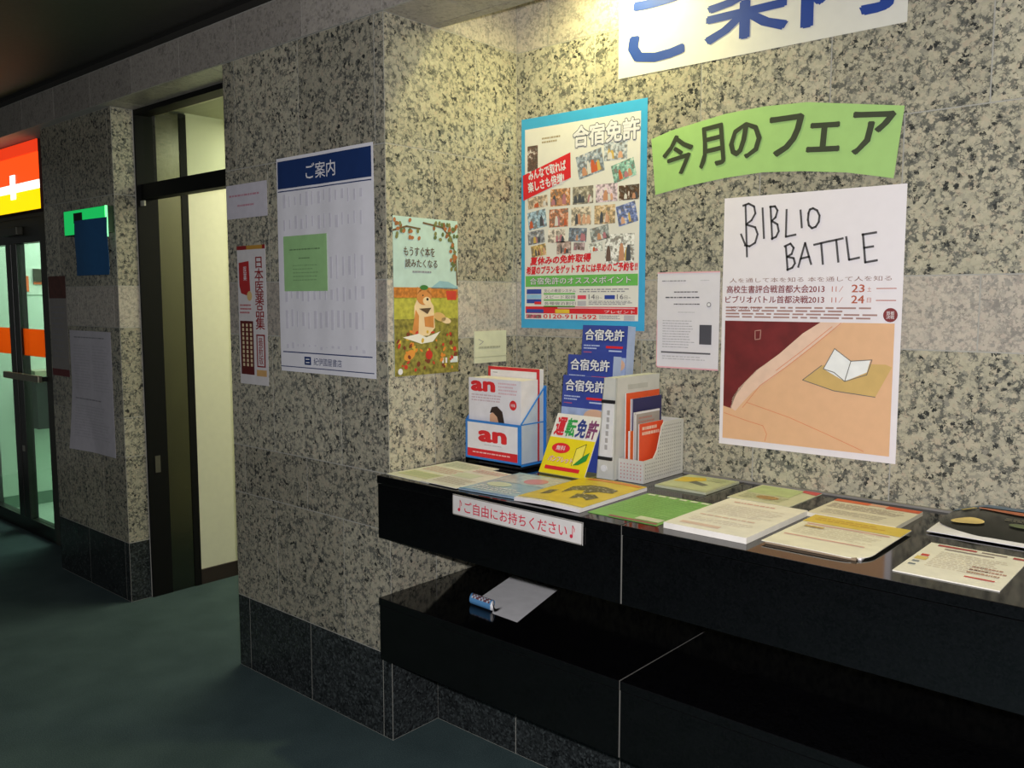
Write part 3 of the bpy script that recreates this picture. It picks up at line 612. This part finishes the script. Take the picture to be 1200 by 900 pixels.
# --- narrow white notice, red and white strip poster
s = Sheet('notice', (-.897, 0, 1.713), bX, bZ, bN, .265, .122, mat('#cfcbd4', .6))
tag(s.o, 'narrow white notice beside the doorway above the red strip poster', 'notice')
s.fine(.08, .30, .85, .42, 1, mat('#c08a98', .6), 3); s.fine(.28, .60, .72, .72, 1, mat('#c08a98', .6), 4)
s = Sheet('poster', (-.836, 0, 1.108), bX, bZ, bN, .184, .505, mat('#d6d2d2', .55))
tag(s.o, 'narrow upright red and white poster with vertical lettering by the doorway', 'poster')
DR = mat('#8e2224', .55)
s.bars([(0, 0, 1, .028)], DR, 1, 'red_header'); s.rect(.35, .0, .9, .028, mat('#b88a3a', .5), 2)
s.text('日\n本\n医\n薬\n品\n集', .62, .085, .92, .60, DR, 3, bold=.02)
s.rect(.62, .635, .92, .87, DR, 2, 'red_box'); s.rect(.66, .645, .88, .86, mat('#d6d2d2', .55), 3, 'white_box'); s.text('最\n新\n版', .69, .66, .85, .85, DR, 4, bold=.01)
s.poly([(.06, .12), (.42, .11), (.45, .32), (.38, .36), (.12, .34), (.06, .28)], mat('#b02a2c', .5), 2, 'red_book_print'); s.text('医\n薬', .22, .15, .34, .25, WHITE, 3); s.ell(.42, .36, .09, .035, mat('#d8b87c', .5), 3, 'beige_mark')
s.fine(.06, .42, .48, .50, 3, mat('#b46468', .6), 4); s.rect(.05, .54, .52, .93, mat('#5c1c1a', .55), 2, 'dark_red_box')
for i, u in enumerate((.12, .26, .40)): s.bars([(u, .56+.032*k, u+.07, .582+.032*k) for k in range(10)], mat('#d6c6a0', .6), 3, 'vertical_fine_print')
s.rect(.60, .89, .95, .935, mat('#cfa46a', .5), 2)
# --- sheets on the far pillar
s = Sheet('notice', (-2.455, P2Y, .675), bX, bZ, bN, .455, .592, mat('#c9c5cd', .6), warp=lambda u, v: .03*max(0, (1-u)*v-.45)**1.3*2 + .001*math.sin(9*u), n=20)
tag(s.o, 'white typed notice with lifted corner on the far pillar below the blue sheet', 'notice')
s.fine(.12, .05, .85, .07, 1, GREY, 1); s.fine(.10, .12, .48, .50, 16, LGREY, 2, fill=.3); s.fine(.55, .12, .92, .50, 16, LGREY, 3, fill=.3); s.fine(.10, .56, .85, .58, 1, GREY, 6); s.fine(.10, .62, .9, .90, 12, LGREY, 5, fill=.3)
s = Sheet('notice', (-2.685, P2Y, 1.03), bX, bZ, bN, .21, .505, mat('#8f8a86', .6))
tag(s.o, 'dim grey poster with dark red ends at the left edge of the far pillar', 'poster')
s.rect(0, 0, 1, .22, mat('#5a3028', .6, vary=.3), 1, 'red_picture'); s.rect(0, .93, 1, 1, mat('#6a2a2c', .6), 1, 'red_strip'); s.fine(.1, .3, .9, .85, 10, GREY, 4, fill=.3)
# --- label on the ledge
s = Sheet('label_strip', (.335, -E-.0036, .8125), (1, 0, -.010), (.010, 0, 1), bN, .458, .0585, mat('#dcd8d4', .5), t=.002)
tag(s.o, 'long white label with red characters stuck on the upper black ledge', 'label')
LT = mat('#d0304a', .6); s.text('ご自由にお持ちください', .105, .24, .895, .80, LT, 3, bold=.012); 
for nu in (.058, .925):
    s.ell(nu, .70, .011, .085, LT, 3, 'note_head', 20); s.stroke([[(nu+.009, .70), (nu+.009, .22), (nu+.022, .36), (nu+.021, .48)]], .0022, LT, 4, 'note_stem')
s.bars([(0, 0, 1, .05), (0, .95, 1, 1), (0, 0, .006, 1), (.994, 0, 1, 1)], mat('#8b8780', .6), 1, 'label_edge')

# =================================================================== THINGS ON THE UPPER LEDGE
Z = (0, 0, 1)
def leaflet(name, label, cat, x0, y0, wd, hd, rot, m, t=.0012, z=ZT, warp=None, n=14, group=None):
    """x0, y0: front left corner seen from the room"""
    a = math.radians(rot); ex = (math.cos(a), math.sin(a), 0); ey = (-math.sin(a), math.cos(a), 0)
    s = Sheet(name, (x0, y0, z), ex, ey, Z, wd, hd, m, t=t, warp=warp, n=n, gap=.0003)
    tag(s.o, label, cat, group); return s
PAGE = mat('#e6e2e2', .6)
s = leaflet('leaflet', 'pale printed leaflet at the left end of the ledge against the pillar', 'leaflet', .010, -.022, .200, .297, -3, mat('#e4e4d8', .5))
s.fine(.1, .08, .9, .30, 5, mat('#c5d0b8', .6), 2); s.fine(.1, .38, .9, .60, 4, mat('#d8b8b0', .6), 3); s.rect(.08, .66, .92, .90, mat('#cfd2b0', .5), 1); s.fine(.15, .7, .85, .86, 3, mat('#b5c49c', .6), 5)
s = leaflet('leaflet', 'second pale leaflet overlapping the first beside the blue leaflet', 'leaflet', .175, -.030, .155, .255, -2, mat('#e2e0de', .45), z=ZT+.0022)
s.fine(.1, .08, .9, .25, 3, mat('#d8a8a8', .6), 7); s.rect(.06, .32, .6, .55, mat('#cfd6c4', .5), 1); s.fine(.1, .62, .9, .9, 5, mat('#c4b8b0', .6), 8)
s = leaflet('leaflet', 'glossy pale blue leaflet in front of the magazine rack', 'leaflet', .335, -.030, .205, .285, 3, mat('#9db8cc', .25, vary=.1), z=ZT+.0012, t=.003)
s.rect(.05, .06, .95, .48, mat('#b9c4cc', .25, vary=.2, scale=60), 1, 'picture'); s.ell(.62, .30, .18, .13, mat('#d48c98', .3), 2, 'pink_shape'); s.ell(.30, .62, .2, .1, mat('#c8d8c4', .3), 2); s.fine(.1, .74, .9, .92, 3, mat('#e2e6ea', .4), 6); s.rect(.0, .96, 1, 1, mat('#5f93cc', .3), 2, 'blue_edge')
mg = lambda u, v: .006*math.sin(math.pi*min(1, u*1.2))*(1-.3*v)-.004*max(0, v-.85)*6*u
s = leaflet('magazine', 'yellow magazine with dark figures lying beside the green sheet', 'magazine', .545, -.030, .215, .330, 1.5, mat('#e3dfe0', .5), t=.010, z=ZT+.0004, warp=lambda u, v: .003*math.sin(math.pi*u))
s.rect(.0, .0, 1, .955, mat('#dcc021', .35, vary=.08), 1, 'yellow_cover'); s.rect(.12, .02, .95, .09, mat('#d9892c', .4), 2, 'orange_title')
for P in (((.25, .40), (.40, .28), (.62, .26), (.85, .30), (.88, .42), (.70, .46), (.60, .60), (.52, .48), (.40, .52), (.34, .66), (.28, .52)), ((.55, .62), (.75, .55), (.88, .62), (.84, .76), (.72, .70), (.62, .80)), ((.12, .62), (.22, .58), (.26, .74), (.16, .80))): s.poly(P, photomat('#6a6232'), 2, 'dark_figure')
# racks and boxes are further back; front row goes on
s = leaflet('leaflet', 'green printed sheet lying between yellow magazine and thick white pile', 'leaflet', .770, -.002, .205, .285, 0, mat('#7db45c', .45, vary=.06))
s.fine(.05, .12, .95, .80, 13, mat('#97c878', .5), 3, fill=.35); s.bars([(.05+.16*i, .03, .16+.16*i, .075) for i in range(6)], mat('#e0e6d4', .5), 2, 'white_boxes'); s.rect(.62, .82, .96, .93, mat('#d0d4bc', .5), 2); s.rect(.3, .955, .98, 1, mat('#9a5a58', .5), 2, 'red_edge')
s = leaflet('leaflet_pile', 'small pile of grey green cards with a yellow corner at the wall', 'leaflet', .735, .372, .165, .200, 0, mat('#b8bca2', .45), t=.006)
s.rect(.04, .05, .96, .95, mat('#bfc6a0', .45, vary=.1), 1); s.poly([(.05, .25), (.42, .12), (.55, .3), (.3, .55), (.08, .6)], mat('#d8bc3c', .45), 2, 'yellow_shape'); s.poly([(.4, .4), (.75, .55), (.7, .66), (.35, .55)], mat('#6f7468', .5), 2, 'grey_shape'); s.fine(.55, .1, .92, .35, 3, mat('#98a080', .5), 5)
s = leaflet('leaflet', 'green tinted leaflet with a red corner behind the thick white pile', 'leaflet', .958, .385, .178, .210, -1, mat('#cfd0b4', .45), t=.002)
s.rect(.05, .06, .75, .55, mat('#b9c894', .5, vary=.1), 1); s.poly([(.72, .0), (1, .0), (1, .2), (.74, .12)], mat('#cf5458', .5), 2, 'red_corner'); s.ell(.5, .72, .18, .1, mat('#d8b078', .5), 2); s.fine(.1, .62, .9, .9, 4, mat('#b5b894', .5), 5)
s = leaflet('paper_pile', 'thick pile of white sheets with faint pink print at the ledge front', 'paper', .995, -.005, .212, .335, 0, mat('#eae6de', .6), t=.014)
PP = mat('#dcc0b6', .6)
s.fine(.15, .10, .85, .16, 1, mat('#d4a8a0', .6), 2); s.fine(.12, .22, .9, .55, 8, mat('#d8cfc2', .6), 3, fill=.3); s.fine(.12, .60, .9, .66, 1, PP, 5); s.fine(.12, .70, .9, .82, 3, mat('#d8cfc2', .6), 4, fill=.3); s.rect(.12, .86, .6, .92, PP, 1)
s = leaflet('leaflet_pile', 'pile of leaflets with an orange heading behind the yellow headed sheets', 'leaflet', 1.205, .330, .215, .195, -1, mat('#dcd6c4', .5), t=.010)
s.rect(0, 0, .42, .14, mat('#d8683a', .5), 1, 'orange_heading'); s.rect(.62, .0, 1, .16, mat('#cf5c34', .5), 1, 'orange_heading'); s.rect(.42, .0, .62, .12, mat('#d9a088', .5), 1); s.fine(.05, .25, .9, .55, 5, mat('#b5a898', .6), 3, fill=.4); s.fine(.1, .65, .9, .9, 3, mat('#c8c0b0', .6), 5)
t = tag(empty('yellow_headed_pile', (1.235, .02, ZT)), 'sheets with a yellow heading and a drooping corner on a carton', 'leaflet')
box('carton', .000, .008, .0003, .200, .285, .006, mat('#8d7a64', .7), t, .001); box('white_side', .2005, .02, .0003, .207, .285, .006, PAGE, t)
dr = lambda u, v: -.0035*max(0, min(1, (u+v-1.6)/.4))**1.6
s = Sheet('top_sheets', (-.006, .004, .0063), (1, 0, 0), (0, 1, 0), Z, .226, .302, mat('#ebe7d6', .55), t=.0015, warp=dr, n=20, parent=t, gap=0, corner=.2)
s.rect(0, 0, 1, .26, mat('#dcc04a', .5, vary=.06), 1, 'yellow_heading'); s.fine(.08, .08, .9, .2, 2, mat('#c8a038', .5), 2); s.bars([(.08, .30, .92, .325), (.06, .70, .86, .72)], mat('#d8a498', .6), 2, 'pink_rule'); s.fine(.08, .36, .9, .66, 7, mat('#d2cab2', .6), 3, fill=.3); s.rect(.1, .37, .3, .42, mat('#d8b870', .6), 2)
s = leaflet('leaflet', 'white timetable like sheet with red headings at the right ledge end', 'leaflet', 1.513, .012, .192, .262, 0, mat('#ece8dc', .55), t=.002)
s.bars([(.1, .04, .5, .09), (.86, .05, 1, .10)], mat('#a8443c', .6), 2, 'red_heading'); s.bars([(.55, .05, .8, .085), (.2, .14, .7, .17)], mat('#8d8078', .6), 2); s.bars([(.06, .40, .14, .46), (.62, .80, .9, .83)], mat('#c8483c', .6), 2, 'red_mark'); s.bars([(.05, .62, .12, .66), (.05, .72, .12, .76)], mat('#77808a', .6), 2); s.rect(.04, .48, .16, .58, mat('#d8c070', .6), 2); s.fine(.2, .25, .9, .75, 10, mat('#cfc4b0', .6), 4, fill=.3); s.fine(.6, .5, .95, .75, 3, mat('#b89080', .6), 6)
# black magazine, bulging cover, white page under it
bt = tag(empty('magazine', (1.47, .365, ZT)), 'black glossy magazine with blue and orange cover at the right', 'magazine')
bul = lambda u, v: (.030*(1-v)**.8 + .006*math.sin(math.pi*v))*min(1, .25+u*3.2)
s = Sheet('white_page', (.008, -.004, .003), (1, -.03, 0), (.03, 1, 0), Z, .30, .222, mat('#dedce2', .55), t=.0012, parent=bt, warp=lambda u, v: bul(u, v)*.9, n=20)
s = Sheet('cover', (.008, .010, .0065), (1, -.03, 0), (.03, 1, 0), Z, .30, .206, mat('#20211f', .22), t=.0015, parent=bt, outline=None, warp=bul, n=24, corner=.42, flip=True)
s.rect(.0, .0, 1, .13, mat('#4a6488', .3), 1, 'blue_heading'); s.poly([(.2, .16), (.55, .2), (.95, .24), (.9, .34), (.5, .32), (.22, .24)], mat('#b8623c', .35), 5, 'orange_lettering'); s.poly([(.06, .14), (.16, .13), (.2, .2), (.1, .22)], mat('#c8b060', .35), 5); s.ell(.22, .70, .12, .09, mat('#d0b878', .35), 6, 'food_picture'); s.ell(.60, .66, .1, .05, mat('#5f6a4c', .35), 6, 'food_picture'); s.ell(.9, .75, .1, .08, mat('#c8b478', .35), 6, 'food_picture'); s.fine(.45, .46, .9, .56, 2, mat('#6a6658', .4), 5)

# --- magazine rack
RB = mat('#2f7fd0', .4)
AX0, AX1, AY0, AY1 = .056, .296, .285, .415
t = tag(empty('magazine_rack', (AX0, AY0, ZT)), 'blue and white magazine rack with red lettering near the pillar', 'magazine rack')
W_, Dp = AX1-AX0, AY1-AY0
box('base', .05, .01, .003, W_-.005, Dp-.02, .012, mat('#16171c', .4), t); box('tray', 0, 0, .012, W_, Dp, .018, RB, t)
box('back_panel', 0, Dp-.005, .018, W_, Dp, .262, RB, t)
for x in (0, W_-.003):
    prof = [(.004, .018), (Dp-.005, .018), (Dp-.005, .262), (.004, .146)]
    v = [(x, a, b) for a, b in prof] + [(x+.003, a, b) for a, b in prof]
    sp_ = link('side_panel', pydata('side_panel', v, [(0, 1, 2, 3), (7, 6, 5, 4), (0, 4, 5, 1), (1, 5, 6, 2), (2, 6, 7, 3), (3, 7, 4, 0)]), ACRYL, t)
    for (a, b) in ((prof[3], prof[2]), ((.004, .146), (Dp-.005, .146)), (prof[0], prof[3])):
        d = Vector((0, b[0]-a[0], b[1]-a[1])); me = boxes_mesh('edge_line', [(x-.0006, -.0016, 0, x+.0036, .0016, d.length)])
        o = link('edge_line', me, RB, sp_); o.matrix_local = Matrix.Translation((0, a[0], a[1])) @ Vector((0, 0, 1)).rotation_difference(d.normalized()).to_matrix().to_4x4()
fp = Sheet('front_panel', (0, .004, .012), bX, bZ, bN, W_, .134, RB, t=.004, parent=t, gap=0)
fp.rect(.04, .055, .955, .90, mat('#e6e5ea', .5), 1, 'white_field'); fp.rect(.04, .70, .955, .90, RED, 2, 'red_band')
AR = mat('#d8262e', .5)
fp.text('an', .27, .25, .74, .49, AR, 3, bold=.05); fp.fine(.36, .57, .68, .61, 1, LGREY, 3); fp.fine(.14, .77, .85, .84, 1, mat('#f0b8b8', .6), 3, layer=3)
# magazines in the rack
def upright(name, lab, x0, y, z, wd, h, th, cover, lean=0, roll=0):
    e = empty(name, (x0, y, z)); tag(e, lab, 'magazine'); e.rotation_euler = (math.radians(-lean), math.radians(roll), 0)
    box('pages', 0.0008, .0012, 0, wd-.0008, th, h-.001, PAGE, e)
    return e, Sheet('cover', (0, .0012, 0), bX, bZ, bN, wd, h, cover, t=.0010, parent=e, gap=0)
e, c = upright('magazine', 'front white magazine with red two letter title in the blue rack', AX0+.004, AY0+.012, ZT+.0185, .228, .266, .084, mat('#e4e2e8', .5))
c.text('an', .07, .045, .50, .155, AR, 3, bold=.05); c.fine(.58, .04, .93, .20, 4, mat('#d8b8c0', .6), 3, fill=.5); c.fine(.06, .20, .72, .30, 3, mat('#cdb8c0', .6), 5, fill=.5); c.ell(.86, .30, .065, .06, AR, 3, 'red_disc'); c.text('特\n集'.replace('\n', ''), .82, .28, .90, .32, WHITE, 4)
c.poly([(.42, .58), (.42, .44), (.50, .38), (.58, .44), (.58, .60)], mat('#d8a888', .6), 3, 'face_print'); c.poly([(.42, .42), (.46, .345), (.56, .33), (.66, .39), (.72, .60), (.62, .60), (.56, .46), (.48, .41)], mat('#33241f', .6), 4, 'hair_print')
e, c = upright('magazine', 'red bordered magazine standing behind the white one in the rack', AX0+.010, AY0+.1005, ZT+.0185, .224, .298, .022, mat('#cf2c34', .5))
c.rect(.05, .035, .95, .98, mat('#e3e0e2', .5), 1, 'white_field'); c.fine(.1, .06, .22, .08, 1, GREY, 2); c.bars([(.08, .15, .9, .155)], PK, 2, 'rule')

# --- stepped brochure holder with a leaning front board
BRX, hw = .355, .175
def frame(o, lean):
    lean = math.radians(lean); ey_ = Vector((0, math.sin(lean), math.cos(lean))); ez_ = Vector((0, -math.cos(lean), math.sin(lean)))
    M = Matrix((Vector((1, 0, 0)), ey_, ez_)).transposed().to_4x4(); M.translation = Vector(o); return M
hold = tag(empty('brochure_holder', (BRX, .305, ZT)), 'stepped brochure holder with a leaning yellow and white front board', 'brochure holder')
SKY = mat('#aebfe0', .5); BL = mat('#36489c', .45)
fb = Sheet('front_board', (0, 0, 0), (1, 0, 0), (0, 1, 0), (0, 0, 1), hw, .200, mat('#e2dfdc', .5), t=.003, parent=hold, gap=0)
fb.o.matrix_local = frame((0, 0, .004), 28.6)
fb.rect(0, .40, 1, 1, mat('#e6d21e', .45, vary=.04), 1, 'yellow_field')
for i, (ch, cc) in enumerate(zip('運転免許', ('#cf2434', '#2c9a4a', '#283a86', '#7a3a6a'))): fb.text(ch, .06+.235*i, .07, .265+.235*i, .36, mat(cc, .5), 3, bold=.035)
fb.ell(.32, .57, .20, .085, RED, 3, 'red_burst', n=28); fb.text('無料', .22, .53, .42, .61, WHITE, 5, bold=.01); fb.text('パンフレット', .12, .71, .66, .80, WHITE, 4, bold=.01, outline=mat('#d0506a', .5), ob=.06); fb.rect(.10, .87, .86, .93, RED, 3, 'red_band')
fb.poly([(.66, .55), (.84, .46), (.84, .72), (.66, .83)], mat('#efe05a', .5), 3, 'pamphlet_drawing'); fb.poly([(.68, .82), (.84, .66), (.96, .58), (.94, .72), (.80, .80)], mat('#2c8a3c', .5), 4, 'leaf_drawing'); fb.stroke([[(.66, .83), (.66, .55), (.84, .46), (.84, .70)]], .002, mat('#4a5a2a', .5), 4)
box('base', 0, .004, .0005, hw, .262, .004, mat('#9d9a58', .5), hold)
box('step', .002, .122, .004, hw-.002, .178, .068, SKY, hold); box('step', .002, .198, .004, hw-.002, .262, .160, SKY, hold)
for k, (yf, z0, th, nm) in enumerate(((.402, .004, .016, 'lowest blue brochure pile, just above the yellow and white front board'), (.4275, .0685, .045, 'middle blue brochure pile of the stepped holder'), (.505, .1605, .046, 'topmost blue brochure pile overlapping the photo poster'))):
    e = tag(empty('brochure_pile'), nm, 'brochure', 'blue brochures in the stepped holder')
    e.matrix_world = frame((BRX, yf, ZT+z0+.0005), 5)
    hB = .297
    box('pages', .001, 0, -th, hw-.001, hB, -.001, SKY, e)
    c = Sheet('cover', (0, 0, -.001), (1, 0, 0), (0, 1, 0), (0, 0, 1), hw, hB, BL, t=.001, parent=e, gap=0)
    c.text('合宿免許', .07, .045, .93, .165, mat('#e6e6e8', .5), 4, bold=.03, outline=mat('#23306e', .5), ob=.075)
    c.fine(.05, .215, .42, .275, 2, mat('#b8c4e8', .5), 3, layer=2); c.fine(.05, .29, .25, .31, 1, mat('#d05a6a', .5), 4, layer=2); c.bars([(.55, .22, .92, .245)], RED, 2, 'red_rule'); c.bars([(.62, .265, .9, .28)], mat('#b8c4e8', .5), 2)
    c.rect(0, .34, 1, .55, mat('#9fb0d6', .5, vary=.15), 1, 'pale_blue_area'); c.ell(.75, .42, .24, .08, mat('#d8b098', .5), 2, 'photo')

# --- grey file box with a label on its spine
GP = mat('#d0d0c8', .45, vary=.04)
t = tag(empty('file_box', (.537, .362, ZT)), 'tall grey plastic file box with a white spine label', 'file box')
def taper(name, x0, x1, y0, y1, z0, z1, sh, m, par, shr=None):
    shr = sh if shr is None else shr
    v = [(x0, y0, z0), (x1, y0, z0), (x1, y1, z0), (x0, y1, z0), (x0+sh, y0, z1), (x1+shr, y0, z1), (x1+shr, y1, z1), (x0+sh, y1, z1)]
    return link(name, pydata(name, v, BOXF), m, par)
SH = .026; FW = .062; FD = .238; FH = .308
bd = taper('body', 0, FW, 0, FD, .001, FH, SH, GP, t, .006)
taper('spine_rim', -.001, .002, -.002, .004, .001, FH, SH, mat('#bdbeb6', .45), t)
taper('spine_rim', FW-.003, FW+.001, -.002, .004, .001, FH, .006, mat('#bdbeb6', .45), t)
def lean_x(z): return SH*z/FH
lb = taper('label', .010, .054, -.004, 0, .066, .236, SH*.55, mat('#e2e2e4', .5), t, SH*.25)
CLIP = mat('#222226', .4)
box('label_clip', .008, -.008, .060, .056, .0, .070, CLIP, t); box('label_clip', .020, -.008, .232, .066, 0, .242, CLIP, t)
for k in range(6): box('label_mark', .031+.0016*k, -.006, .092+.021*k, .040+.0016*k, -.004, .106+.021*k, mat('#aaa8a8', .6), t)
o = link('finger_hole', cyl_mesh('finger_hole', .010, .003, 16), mat('#e9eaec', .4), t); o.rotation_euler = (math.pi/2, 0, 0); o.location = (.026, -.0005, .034)
box('faint_lettering', FW+.005, .06, .27, FW+.0065, .17, .285, mat('#bcbdb4', .5), t)
# --- perforated magazine file with booklets
t = tag(empty('magazine_file', (.605, .376, ZT)), 'grey perforated magazine file holding orange and navy booklets', 'magazine file')
MW, MD = .088, .226
prof = [(0, .001), (MD, .001), (MD, .172), (.112, .174), (.098, .160), (.075, .092), (.055, .070), (0, .068)]
def extr(name, prof, x0, x1, m, par):
    k = len(prof); v = [(x0, a, b) for a, b in prof] + [(x1, a, b) for a, b in prof]
    f = [list(range(k-1, -1, -1)), list(range(k, 2*k))] + [(i, (i+1) % k, k+(i+1) % k, k+i) for i in range(k)]
    me = pydata(name, v, f); bm = bmesh.new(); bm.from_mesh(me); bmesh.ops.recalc_face_normals(bm, faces=bm.faces[:]); bm.to_mesh(me); bm.free()
    return link(name, me, m, par)
GP2 = mat('#cccbc6', .5, vary=.04)
extr('side_wall', prof, MW-.003, MW, GP2, t); extr('side_wall', prof, .0, .003, GP2, t)
box('front_wall', .003, 0, .001, MW-.003, .003, .068, GP2, t); box('back_wall', .003, MD-.003, .001, MW-.003, MD, .172, GP2, t); box('floor_plate', .003, .003, .001, MW-.003, MD-.003, .004, GP2, t)
HO = mat('#c08a88', .6); HG = mat('#8c8c88', .6)
def dots(name, pts, m, ax):
    v = []; f = []; r = .0026
    for (x, y, z) in pts:
        k = len(v)
        for q in range(6):
            a = math.pi/3*q
            v.append((x, y+r*math.cos(a), z+r*math.sin(a)) if ax == 'x' else (x+r*math.cos(a), y, z+r*math.sin(a)))
        f.append([k+q for q in range(6)] if ax == 'x' else [k+q for q in reversed(range(6))])
    return link(name, pydata(name, v, f), m, t)
def top_at(y):
    pp = [(0, .068), (.055, .07), (.075, .092), (.098, .16), (.112, .174), (MD, .172)]
    for (a, b), (c, d) in zip(pp, pp[1:]):
        if a <= y <= c: return b+(d-b)*(y-a)/(c-a)
    return .06
dots('perforations', [(MW+.0006, y, z) for y in [.012+.0115*i for i in range(18)] for z in [.014+.0105*j for j in range(15)] if z < top_at(y)-.01], HG, 'x')
dots('perforations', [(x, -.0006, z) for x in [.010+.0115*i for i in range(7)] for z in [.012+.0105*j for j in range(5)]], HO, 'y')
def booklet(label, x, y0, y1, z1, m, th=.004, z0=ZT+.0045):
    e = tag(empty('booklet', (x, y0, z0)), label, 'booklet', None)
    box('pages', -th, .0005, 0, -.0008, y1-y0-.0005, z1-z0-.0005, PAGE, e)
    c = Sheet('cover', (-.0008, 0, 0), (0, 1, 0), bZ, (1, 0, 0), y1-y0, z1-z0, m, t=.0008, parent=e, gap=0); return c
OG = mat('#e2592a', .5)
booklet('tall orange booklet at the back of the perforated magazine file', .616, .398, .582, 1.140, OG)
c = booklet('navy booklet with orange edge in the perforated magazine file', .632, .402, .570, 1.124, mat('#2c2a5c', .5)); c.bars([(0, 0, .03, 1)], mat('#c8c4d8', .5), 1, 'pale_edge')
c = booklet('grey and white booklet between the navy and front orange booklets', .650, .392, .530, 1.086, mat('#a8a098', .5)); c.rect(0, 0, 1, .03, WHITE, 1, 'white_top'); c.rect(0, .02, .06, 1, WHITE, 1, 'white_edge'); c.fine(.15, .08, .85, .2, 2, mat('#b88478', .6), 2)
c = booklet('front orange booklet with white lettering in the magazine file', .672, .385, .515, 1.054, mat('#e4502a', .5)); c.fine(.1, .06, .92, .24, 2, mat('#f0c8b4', .6), 2, fill=.6); c.poly([(.62, .62), (.75, .58), (.9, .62), (.92, .8), (.64, .85)], mat('#dcd4c4', .6), 2, 'white_figure')
booklet('narrow orange booklet standing at the front left of the file', .640, .386, .402, 1.030, mat('#e8743c', .5), th=.008)

# --- curled sheet on the lower ledge
ZL = .4903
t = tag(empty('curled_leaflet', (.262, .085, ZL)), 'white leaflet lying on the lower black ledge with its blue printed edge curled', 'leaflet')
a = math.radians(17); ex = Vector((math.cos(a)*1, math.sin(-.02), 0)); 
ux = Vector((.205, -.012, 0)); uy = Vector((-.088, .302, 0))
n = 22; m_ = 26; vs = []; fs = []; mi = []
for j in range(m_+1):
    for i in range(n+1):
        u = i/n; q = j/m_
        roll = max(0., min(1., (.50-u)/.05))
        # q runs from the far edge (1) to the near edge (0); the last part rolls up
        Lr = .078*roll; r = .0155
        base = .060*roll; dist = q*(uy.length+base)
        if dist < Lr and Lr > 0:
            th = (Lr-dist)/r; d_ = Lr - base - r*math.sin(th); zz = r*(1-math.cos(th))
        else: d_ = dist - base; zz = 0
        P = ux*u + uy.normalized()*d_; vs.append((P.x, P.y, .0008+zz))
for j in range(m_):
    for i in range(n): k = j*(n+1)+i; fs.append((k, k+1, k+n+2, k+n+1))
me = pydata('sheet', vs, fs); 
for p in me.polygons: p.use_smooth = True
so = link('sheet', me, mat('#efeff1', .6), t); 
# printed underside of the rolled strip, lying just outside the roll
vs2 = []; fs2 = []; 
rowsr = 12; colsr = 14
for j in range(rowsr+1):
    for i in range(colsr+1):
        u = .004+.446*i/colsr; Lr = .078; r = .0161; th = (Lr/.0155)*j/rowsr
        P = ux*u + uy.normalized()*(Lr - .060 - r*math.sin(th)); vs2.append((P.x, P.y, .0008+.0155-r*math.cos(th)+.0006))
for j in range(rowsr):
    for i in range(colsr): k = j*(colsr+1)+i; fs2.append((k, k+colsr+1, k+colsr+2, k+1))
me = pydata('printed_side', vs2, fs2)
for mm in (mat('#5f9ad0', .4), mat('#7a4f58', .4, vary=.4, scale=200), mat('#c9d6e4', .4, vary=.2, scale=200)): me.materials.append(mm)
for p in me.polygons:
    i, j = p.index % colsr, p.index//colsr
    p.material_index = 0 if (j < 5 or i < 1 or i > colsr-2) else (1 if (i*3+j*2) % 5 < 3 else 2); p.use_smooth = True
link('printed_side', me, None, t)
